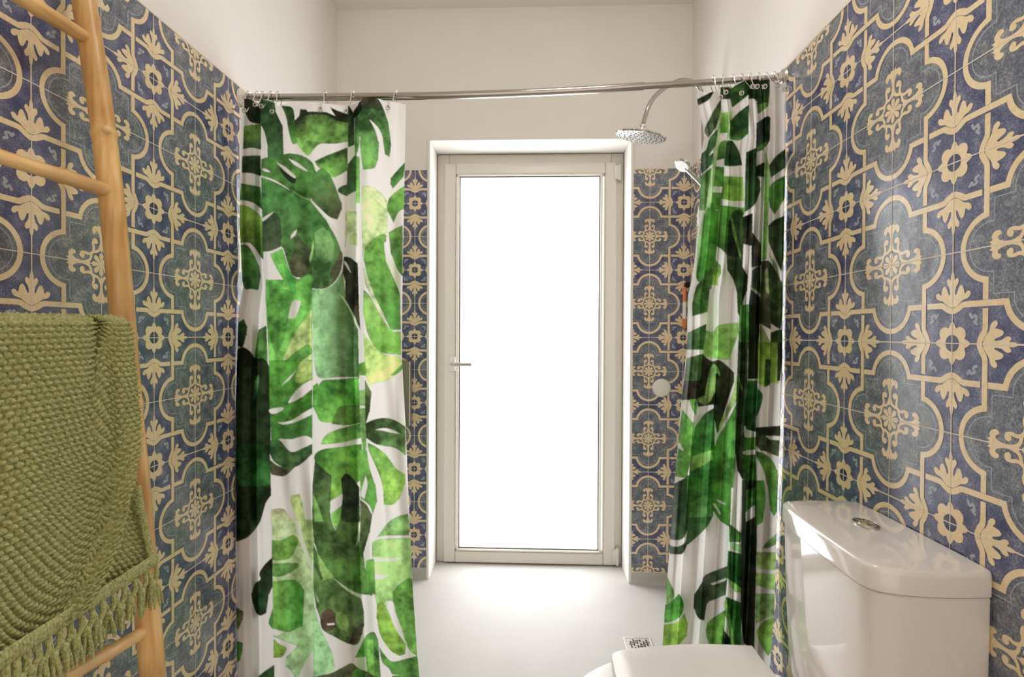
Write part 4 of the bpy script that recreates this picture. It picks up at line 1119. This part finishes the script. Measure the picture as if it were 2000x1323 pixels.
def knit_sheet(name, parent, xl, RF, top, BF, XS, ncol, nrow, amp, fold, wrap=False):
    """RF(y): edge of the cloth; BF(x): hem; XS(y): how far the cloth stands off; stitches are real bumps"""
    s = np.linspace(0, 1, ncol); V = np.zeros((nrow, ncol, 3))
    xb = xl + s * (RF(2000) - xl)
    for it in range(3):
        xb = xl + s * (RF(np.array([BF(x) for x in xb])) - xl)
    B = np.array([BF(x) for x in xb])
    for j in range(nrow):
        y = top + j / (nrow - 1) * (B - top)
        x = xl + s * (RF(y) - xl)
        Xp = XS(y) + fold(x, y)
        d = FWD[None] + RGT[None] * ((x - 1000) / FPX)[:, None] - UPV[None] * ((y - 661.5) / FPX)[:, None]
        V[j] = d * (Xp / d[:, 0])[:, None]; V[j, :, 2] += CAMZ
    # stitch bumps along the local normal, rows about 8.5 mm, stitches about 12 mm, staggered
    if wrap:
        r0_ = V[0]; rows = []
        for k in range(1, 15):
            a = math.pi * .82 * k / 14
            q = r0_.copy(); q[:, 0] = r0_[:, 0] - .036 * (1 - math.cos(a)); q[:, 2] = r0_[:, 2] + .013 * math.sin(a)
            rows.append(q)
        last = rows[-1]
        for k in range(1, 26):
            q = last.copy(); q[:, 2] -= .006 * k; q[:, 0] -= .0002 * k; rows.append(q)
        V = np.concatenate([np.array(rows[::-1]), V], 0)
    nr = V.shape[0]
    du = np.gradient(V, axis=1); dv = np.gradient(V, axis=0)
    N = np.cross(dv, du); N /= np.linalg.norm(N, axis=2, keepdims=True) + 1e-12
    if N[nr // 2, ncol // 2, 0] < 0:
        N = -N
    lu = np.cumsum(np.linalg.norm(du, axis=2), axis=1); lv = np.cumsum(np.linalg.norm(dv, axis=2), axis=0)
    rows_ = lv / .0088; ri = np.floor(rows_)
    st = lu / .0132 + .5 * (ri % 2)
    bump = np.abs(np.sin(math.pi * rows_)) ** .75 * np.abs(np.sin(math.pi * st)) ** 1.1
    V = V + N * (amp * (bump - .35))[..., None]
    idx = np.arange(nr * ncol).reshape(nr, ncol)
    F = np.stack([idx[:-1, :-1], idx[1:, :-1], idx[1:, 1:], idx[:-1, 1:]], -1)
    if wrap:
        F = np.concatenate([F[:25, :int(ncol * .80)].reshape(-1, 4), F[25:].reshape(-1, 4)])
    else:
        F = F.reshape(-1, 4)
    used = np.unique(F); mp = -np.ones(nr * ncol, int); mp[used] = np.arange(len(used))
    me = bpy.data.meshes.new(name); me.from_pydata(V.reshape(-1, 3)[used].tolist(), [], mp[F].tolist())
    return link(name, me, M_knit, parent, smooth=True), V


HEM = lambda x: 1300 - .655 * x if np.isscalar(x) else 1300 - .655 * np.asarray(x)
RFt = [(560, 246), (625, 248), (640, 256), (680, 262), (760, 270), (830, 276), (880, 276), (930, 264), (1000, 251), (1064, 235), (1130, 207), (1180, 178), (1300, 100), (2000, 40)]
RF = lambda y: np.interp(y, [a for a, b in RFt], [b for a, b in RFt])
XSt = [(560, -.712), (622, -.712), (660, -.704), (760, -.696), (900, -.686), (1100, -.664), (1300, -.648), (1400, -.64)]
XS = lambda y: np.interp(y, [a for a, b in XSt], [b for a, b in XSt])


def fold_front(x, y):
    f = .012 * np.exp(-((x - 238 - (y - 640) * .06) / 22) ** 2) * np.exp(-np.maximum(y - 640, 0) / 260.)          # edge roll
    f = f - .022 * np.exp(-((x - 190 + (y - 640) * .12) / 13) ** 2) * np.exp(-np.maximum(y - 636, 0) / 90.)       # crease under the rung
    f = f + .008 * np.sin((x + y * .35) / 46.) * np.clip((y - 680) / 200, 0, 1) + .006 * np.sin((x * .7 - y * .2) / 30.) * np.clip((y - 700) / 300, 0, 1)
    f = f + .010 * np.clip((x - 120) / 150, 0, 1) * np.clip((y - 800) / 200, 0, 1)
    f = f + .016 * np.exp(-((x - RF(y)) / 34.) ** 2) * np.clip((y - 800) / 140, 0, 1)                              # thick rolled edge of the front fold
    return f


throw = thing('knitted_throw', 'olive green chunky knitted throw with knotted fringe hung over the bamboo ladder', 'throw', (-.70, .85, 1.12))
front, FV = knit_sheet('folded_front', throw, -260, RF, 633, HEM, XS, 460, 560, .0080, fold_front, wrap=True)
RUt = [(800, 262), (860, 270), (900, 266), (950, 266), (1010, 281), (1060, 292), (1108, 306), (2000, 312)]
RU = lambda y: np.interp(y, [a for a, b in RUt], [b for a, b in RUt])
under, UV2 = knit_sheet('under_layer', throw, 150, RU, 850, lambda x: float(HEM(x)) + 4, lambda y: XS(y) - .020, 170, 260, .0066, lambda x, y: .004 * np.sin(y / 40.))


def rib_band(path, w, name):
    """ribbed edging: a strip with close cross ribs"""
    P = catmull(path, 40); n = len(P)
    V, F = [], []
    cum = 0
    for i, p in enumerate(P):
        if i:
            cum += np.linalg.norm(np.array(P[i]) - np.array(P[i - 1]))
        t = np.array(P[min(i + 1, n - 1)]) - np.array(P[max(i - 1, 0)]); t /= np.linalg.norm(t)
        nn_ = np.array([1., 0, .05]); s_ = np.cross(t, nn_); s_ /= np.linalg.norm(s_)
        rb = .0016 * abs(math.sin(math.pi * cum / .005))
        for k in range(7):
            a = math.pi * k / 6
            V.append(np.array(p) + s_ * (w / 2 * math.cos(a)) + nn_ * (.003 * math.sin(a) + rb * math.sin(a) ** .5 if 0 < k < 6 else 0))
    for i in range(n - 1):
        for k in range(6):
            F.append((i * 7 + k, i * 7 + k + 1, (i + 1) * 7 + k + 1, (i + 1) * 7 + k))
    me = bpy.data.meshes.new(name); me.from_pydata([tuple(v) for v in V], [], F)
    return link(name, me, M_knit, throw, smooth=True)


def tp(x, y, off=.0):
    return onX(x, y, float(XS(y)) + off)


hem_pts = [tp(x, float(HEM(x)) - 8, .010 if x < 190 else -.004) for x in (-255, -180, -90, 0, 60, 120, 175, 215, 260, 305)]
rib_band(hem_pts, .022, 'hem_band')
rib_band([tp(x, y, -.007) for x, y in ((268, 950), (277, 1000), (287, 1050), (297, 1100))], .014, 'hem_band')
rt = random.Random(5)
for i in range(21):
    x = 296 - i * 21.5
    y = float(HEM(x)) + 4
    off = -.006 if x > 190 else .006
    bm = bmesh.new()
    base = tp(x, y, off)
    sgn = Vector((0, .010, 0))
    b0 = Vector(base)
    dn = Vector((0, 0, -1))
    kn = b0 + dn * .028 + Vector((.004, -.004, 0))
    for s in (-1, 1):
        mid = (b0 + sgn * s * 1.1 + kn) / 2 + Vector((.004, s * .002, 0))
        tube(bm, [b0 + sgn * s * 1.1, mid, kn + Vector((0, s * .003, 0))], [.0034, .0040, .0036], 8)
    bmesh.ops.create_uvsphere(bm, u_segments=12, v_segments=9, radius=.0072, matrix=Matrix.Translation(kn) @ Matrix.Diagonal((.9, 1, 1.15, 1)))
    nst = 6 if i else 12
    for k in range(nst):
        a = 2 * math.pi * k / nst
        r = .0035 if i else .008
        ln = rt.uniform(.024, .040) if i else .036
        p0 = kn + Vector((r * math.cos(a), r * math.sin(a), -.002))
        lean = Vector((rt.uniform(-.003, .004), rt.uniform(-.006, .006), 0))
        tube(bm, [p0, p0 + dn * ln * .5 + lean * .6 + Vector((math.cos(a), math.sin(a), 0)) * .002, p0 + dn * ln + lean + Vector((math.cos(a), math.sin(a), 0)) * .003], [.0025, .0028, .0015], 7)
    bobj('tassel', bm, M_knit, throw, smooth=True)

# ------------------------------------------------------------------ rain shower, hand shower
SY = 2.03
hd_c = onY(1252, 263, SY); hx, hz = hd_c[0], hd_c[2]
shower = thing('rain_shower', 'chrome rain shower with a round head on a curved arm beside the window', 'shower', (.662, SY, .9))
bm = bmesh.new()
path_px = [(1258, 236), (1262, 222), (1268, 206), (1278, 190), (1292, 177), (1310, 165), (1332, 157), (1352, 160), (1366, 172), (1373, 192)]
AXH = Vector((.17, -.15, 1)).normalized()
arm = [hd_c + np.array(AXH) * .039] + [onY(a, b, SY) for a, b in path_px[1:]]
rx = arm[-1][0]
arm += [np.array([rx + .003, SY, arm[-1][2] - .05]), np.array([rx + .004, SY, 1.45])]
tube(bm, catmull(arm, 5), .0085, 14)
bobj('curved_arm', bm, M_chrome3, shower, smooth=True)
bm = bmesh.new(); tube(bm, [(rx + .004, SY, 1.50), (rx + .004, SY, .95)], .0105, 16); bobj('riser_pipe', bm, M_chrome, shower, smooth=True)
for z in (1.49, .99):
    bm = bmesh.new(); lathe(bm, [(0, 0), (.022, 0), (.022, .004), (.010, .008), (.009, XR - rx - .002), (0, XR - rx - .002)], (XR, SY, z), (-1, 0, 0), 20)
    bobj('wall_bracket', bm, M_chrome, shower, smooth=True)
ax = AXH
bm = bmesh.new()
lathe(bm, [(0, .040), (.009, .040), (.0135, .036), (.0135, .028), (.010, .026), (.012, .014), (.030, .010), (.070, .004), (.094, -.002), (.0965, -.006), (.094, -.010), (.090, -.0105)], (hx, SY, hz), ax, 48)
head = bobj('shower_head', bm, M_chrome, shower, smooth=True)
bm = bmesh.new()
lathe(bm, [(.0905, -.0095), (.088, -.0115), (0, -.0115)], (hx, SY, hz), ax, 48)
plate = bobj('spray_plate', bm, mat('pale_spray_plate', (196, 194, 190), .3, metal=.2), head, smooth=True)
bm = bmesh.new()
u_ = ax.orthogonal().normalized(); w_ = ax.cross(u_)
for r, n in ((.022, 8), (.042, 14), (.062, 20), (.080, 24)):
    for k in range(n):
        a = 2 * math.pi * k / n
        c = Vector((hx, SY, hz)) + u_ * r * math.cos(a) + w_ * r * math.sin(a) - ax * .0115
        lathe(bm, [(.0024, .0005), (.0020, -.0026), (0, -.0026)], c, ax, 7)
bobj('spray_nozzles', bm, mat('grey_silicone', (92, 90, 88), .5), head, smooth=True)
# hand shower in its holder
hs = thing('hand_shower', 'small chrome hand shower in its holder just beside the narrow curtain', 'shower head', (.64, SY - .03, 1.6))
A, B = onY(1334, 322, SY - .04), onY(1376, 366, SY - .03)
Av, Bv = Vector(A), Vector(B)
bm = bmesh.new()
tube(bm, [Av + (Bv - Av) * t for t in (.12, .3, .55, .8, 1)], [.010, .0095, .0085, .008, .009], 14)
bobj('handle', bm, M_chrome, hs, smooth=True)
na = Vector((-.55, -.30, -.80)).normalized()
bm = bmesh.new(); lathe(bm, [(0, -.016), (.012, -.015), (.024, -.009), (.031, 0), (.031, .005), (.028, .008)], Av, na, 30)
hh = bobj('spray_head', bm, M_chrome, hs, smooth=True)
bm = bmesh.new(); lathe(bm, [(.0285, .007), (.026, .010), (0, .0105)], Av, na, 30)
bobj('spray_face', bm, mat('white_spray_face', (226, 226, 224), .3), hh, smooth=True)
bm = bmesh.new(); box(bm, .655, rx + .014, SY - .05, SY + .014, B[2] - .006, B[2] + .020, .006, 3)
bobj('holder', bm, M_chrome, shower, smooth=True)
hose = [Bv, Bv + Vector((.004, -.004, -.03)), onY(1368, 404, SY - .04), onY(1366, 440, SY - .045), onY(1366, 520, SY - .05), onY(1366, 640, SY - .05), onY(1362, 800, SY - .045), onY(1368, 760, SY - .03), onY(1372, 690, SY - .02)]
bm = bmesh.new(); tube(bm, catmull(hose, 10), .0065, 10); bobj('hose', bm, M_chrome2, hs, smooth=True)

# ------------------------------------------------------------------ small things on the back wall
d_ = onY(1292, 758, YB)
bm = bmesh.new(); lathe(bm, [(0, .010), (.030, .010), (.038, .007), (.041, .002), (.041, 0), (0, 0)], (d_[0], YB, d_[2]), (0, -1, 0), 40)
tag(bobj('wall_disc', bm, M_white, smooth=True), 'round white disc on the blue tiles beside the window', 'wall cover')
t0, t1 = onY(1337, 556, YB - .012), onY(1337, 642, YB - .012)
X_ = t0[0] - .001
tubeo = thing('hanging_brush', 'slim orange and white stick hanging from a dark hook by the narrow curtain', 'brush', (X_, YB - .02, t0[2]))
bm = bmesh.new()
zA, zB_ = t0[2], t1[2]
h_ = zA - zB_
lathe(bm, [(0, zA - .012), (.006, zA - .012), (.008, zA - .02), (.0085, zA - h_ * .40), (0, zA - h_ * .40)], (X_, YB - .018, 0), seg=16); bobj('upper_grip', bm, M_orange, tubeo, smooth=True)
bm = bmesh.new(); lathe(bm, [(0, zA - h_ * .40), (.0088, zA - h_ * .40), (.0088, zA - h_ * .78), (0, zA - h_ * .78)], (X_, YB - .018, 0), seg=16); bobj('white_sleeve', bm, M_white, tubeo, smooth=True)
bm = bmesh.new(); lathe(bm, [(0, zA - h_ * .78), (.0088, zA - h_ * .78), (.008, zB_ + .004), (.005, zB_), (0, zB_)], (X_, YB - .018, 0), seg=16); bobj('lower_grip', bm, M_orange, tubeo, smooth=True)
bm = bmesh.new()
tube(bm, [(X_, YB - .018, zA - .014), (X_ + .002, YB - .020, zA + .004), (X_ + .010, YB - .022, zA + .010), (X_ + .016, YB - .018, zA)], .0035, 8)
lathe(bm, [(0, .022), (.006, .02), (.012, .012), (.014, 0), (0, 0)], (X_ + .016, YB, zA), (0, -1, 0), 18)
bobj('wall_hook', bm, M_darkp, tubeo, smooth=True)
a, b_ = onY(803, 706, YB - .03), onY(803, 832, YB - .03)
bm = bmesh.new(); box(bm, a[0] - .085, a[0], YB - .055, YB, b_[2], a[2], .006, 3)
bobj_box = bobj('wall_box', bm, M_grey_m, smooth=True)
tag(bobj_box, 'slim grey metal wall box peeking out behind the edge of the broad curtain', 'wall box')

# ------------------------------------------------------------------ floor drain
dr = thing('floor_drain', 'square steel floor drain with slotted cover set in the white shower floor', 'floor drain', (.393, 1.885, 0))
x0, x1, y0, y1 = .343, .445, 1.833, 1.937
bm = bmesh.new()
w = .008
for q in ((x0, x0 + w, y0, y1), (x1 - w, x1, y0, y1), (x0 + w, x1 - w, y0, y0 + w), (x0 + w, x1 - w, y1 - w, y1)):
    box(bm, q[0], q[1], q[2], q[3], 0, .0022, .0006, 1)
bobj('drain_frame', bm, M_steel, dr)
bm = bmesh.new(); box(bm, x0 + w + .001, x1 - w - .001, y0 + w + .001, y1 - w - .001, 0, .0016, .0004, 1)
plate = bobj('slotted_cover', bm, M_steel, dr)
bm = bmesh.new()
cx, cyy, c = (x0 + x1) / 2, (y0 + y1) / 2, .0118
for i in range(-3, 3):
    for j in range(-3, 3):
        px_, py_ = cx + (i + .5) * c, cyy + (j + .5) * c
        if (i + j) % 2 == 0:
            box(bm, px_ - .0025, px_ + .0025, py_ - .0075, py_ + .0075, .0015, .0019)
        elif (i - j) % 4 == 1:
            box(bm, px_ - .0075, px_ + .0075, py_ - .0022, py_ + .0022, .0015, .0019)
bobj('drain_slots', bm, M_darkhole, plate)

# ------------------------------------------------------------------ toilet


def loft(bm, rings_, cap0=True, cap1=True):
    R_ = [[bm.verts.new(p) for p in r] for r in rings_]
    for A, B in zip(R_[:-1], R_[1:]):
        n = len(A)
        for k in range(n):
            bm.faces.new((A[k], A[(k + 1) % n], B[(k + 1) % n], B[k]))
    if cap0:
        bm.faces.new(R_[0][::-1])
    if cap1:
        bm.faces.new(R_[-1])


toilet = thing('toilet', 'white close-coupled toilet with square cistern against the patterned tile wall', 'toilet', (.45, .985, 0))
plan = [(.536, 1.130), (.528, 1.06), (.524, .99), (.522, .92), (.522, .874), (.5235, .850), (.530, .834), (.546, .822), (.575, .814), (.63, .810), (.675, .812), (.694, .8145), (.6985, .818),
        (.6985, 1.153), (.694, 1.157), (.66, 1.159), (.60, 1.159), (.562, 1.154), (.544, 1.146)]
_k = plan.index((.6985, .818))
plan = [tuple(map(float, p)) for p in catmull(plan[_k + 1:] + plan[:_k + 1], 5)]
pc = (.6985, .985)


def ring_at(z, s, sx=None):
    sx = s if sx is None else sx
    return [(pc[0] + (x - pc[0]) * sx, pc[1] + (y - pc[1]) * s, z) for x, y in plan]


ZL = .757
bm = bmesh.new()
loft(bm, [ring_at(.40, .925, .90), ring_at(.44, .945, .93), ring_at(.55, .968, .955), ring_at(.66, .982, .972), ring_at(.714, .985, .977), ring_at(.716, .975, .965)])
bobj('cistern', bm, M_ceramic, toilet, smooth=True)
bm = bmesh.new()
loft(bm, [ring_at(.7175, .985, .975), ring_at(.719, .999, .999), ring_at(ZL - .010, 1, 1), ring_at(ZL - .004, .994, .992), ring_at(ZL - .001, .982, .977), ring_at(ZL, .955, .95), ring_at(ZL + .0015, .6, .6)])
tl = bobj('cistern_lid', bm, M_ceramic, toilet, smooth=True)
bc = onZ(1691, 1027, ZL)
bm = bmesh.new()
lathe(bm, [(.030, .000), (.030, .0035), (.027, .005), (.0255, .0035), (.0255, .002), (0, .002)], (0, 0, 0), seg=36)
for v in bm.verts:
    v.co.x = v.co.x * .62 + bc[0]; v.co.y = v.co.y * 1.0 + bc[1]; v.co.z += ZL + .0008
fb = bobj('flush_button', bm, M_chrome2, tl, smooth=True)
for s in (-1, 1):
    bm = bmesh.new(); lathe(bm, [(.0245, .002), (.0245, .0045), (.023, .0055), (0, .0058)], (0, 0, 0), seg=36)
    for v in list(bm.verts):
        if s * v.co.y < .0012:
            v.co.y = s * .0012
        v.co.x = v.co.x * .60 + bc[0]; v.co.y = v.co.y + bc[1]; v.co.z += ZL + .0008
    bmesh.ops.remove_doubles(bm, verts=bm.verts, dist=1e-5)
    bobj('button_half', bm, M_chrome, fb, smooth=True)


def dshape(xb, xm, a, hw, z, rc=.02, yc=.985, n=28):
    out = []
    for k in range(n + 1):
        t = math.pi / 2 + math.pi * k / n
        out.append((xm + a * math.cos(t), yc + hw * math.sin(t), z))
    for k in range(6):
        t = math.pi * 1.5 + math.pi / 2 * k / 5
        out.append((xb - rc + rc * math.cos(t), yc - hw + rc + rc * math.sin(t), z))
    for k in range(6):
        t = math.pi / 2 * k / 5
        out.append((xb - rc + rc * math.cos(t), yc + hw - rc + rc * math.sin(t), z))
    return out


bm = bmesh.new()
loft(bm, [dshape(.515, .36, .17, .115, 0.001), dshape(.515, .36, .175, .118, .04), dshape(.515, .36, .165, .11, .12), dshape(.515, .36, .20, .13, .22), dshape(.515, .36, .25, .158, .31), dshape(.515, .357, .275, .172, .36), dshape(.515, .357, .280, .176, .388), dshape(.515, .357, .274, .170, .394)])
bobj('bowl', bm, M_ceramic, toilet, smooth=True)
bm = bmesh.new(); box(bm, .44, .69, .985 - .10, .985 + .10, 0, .402, .02, 4)
bobj('pedestal', bm, M_ceramic, toilet, smooth=True)
bm = bmesh.new()
loft(bm, [dshape(.50, .357, .276, .178, .395), dshape(.503, .357, .284, .184, .398), dshape(.503, .357, .286, .186, .407), dshape(.501, .357, .282, .182, .413), dshape(.49, .357, .262, .165, .415)])
bobj('seat', bm, M_seat, toilet, smooth=True)
far = [(.490, 1.169), (.44, 1.171), (.38, 1.171), (.31, 1.164), (.24, 1.151), (.198, 1.139), (.180, 1.130), (.173, 1.116), (.171, 1.08), (.170, 1.03)]
lo = catmull([np.array(p) for p in far], 5)
lo = [(float(p[0]), float(p[1])) for p in lo] + [(.170, .985)]
lo = lo + [(x, 2 * .985 - y) for x, y in lo[::-1][1:]]
lcx = (.33, .985)


def lring(z, ins):
    r = []
    for x, y in lo:
        dx, dy = x - lcx[0], y - lcx[1]; d = math.hypot(dx, dy)
        r.append((lcx[0] + dx * (1 - ins / d), lcx[1] + dy * (1 - ins / d), z))
    return r


bm = bmesh.new()
loft(bm, [lring(.4165, .004), lring(.418, .0), lring(.427, .0), lring(.431, .0025), lring(.4325, .008), lring(.434, .05)])
bobj('seat_lid', bm, M_seat, toilet, smooth=True)
for y in (.915, 1.055):
    bm = bmesh.new(); tube(bm, [(.503, y - .02, .418), (.503, y + .02, .418)], .0085, 16)
    box(bm, .497, .512, y - .012, y + .012, .394, .418, .003)
    bobj('hinge', bm, M_seat, toilet, smooth=True)
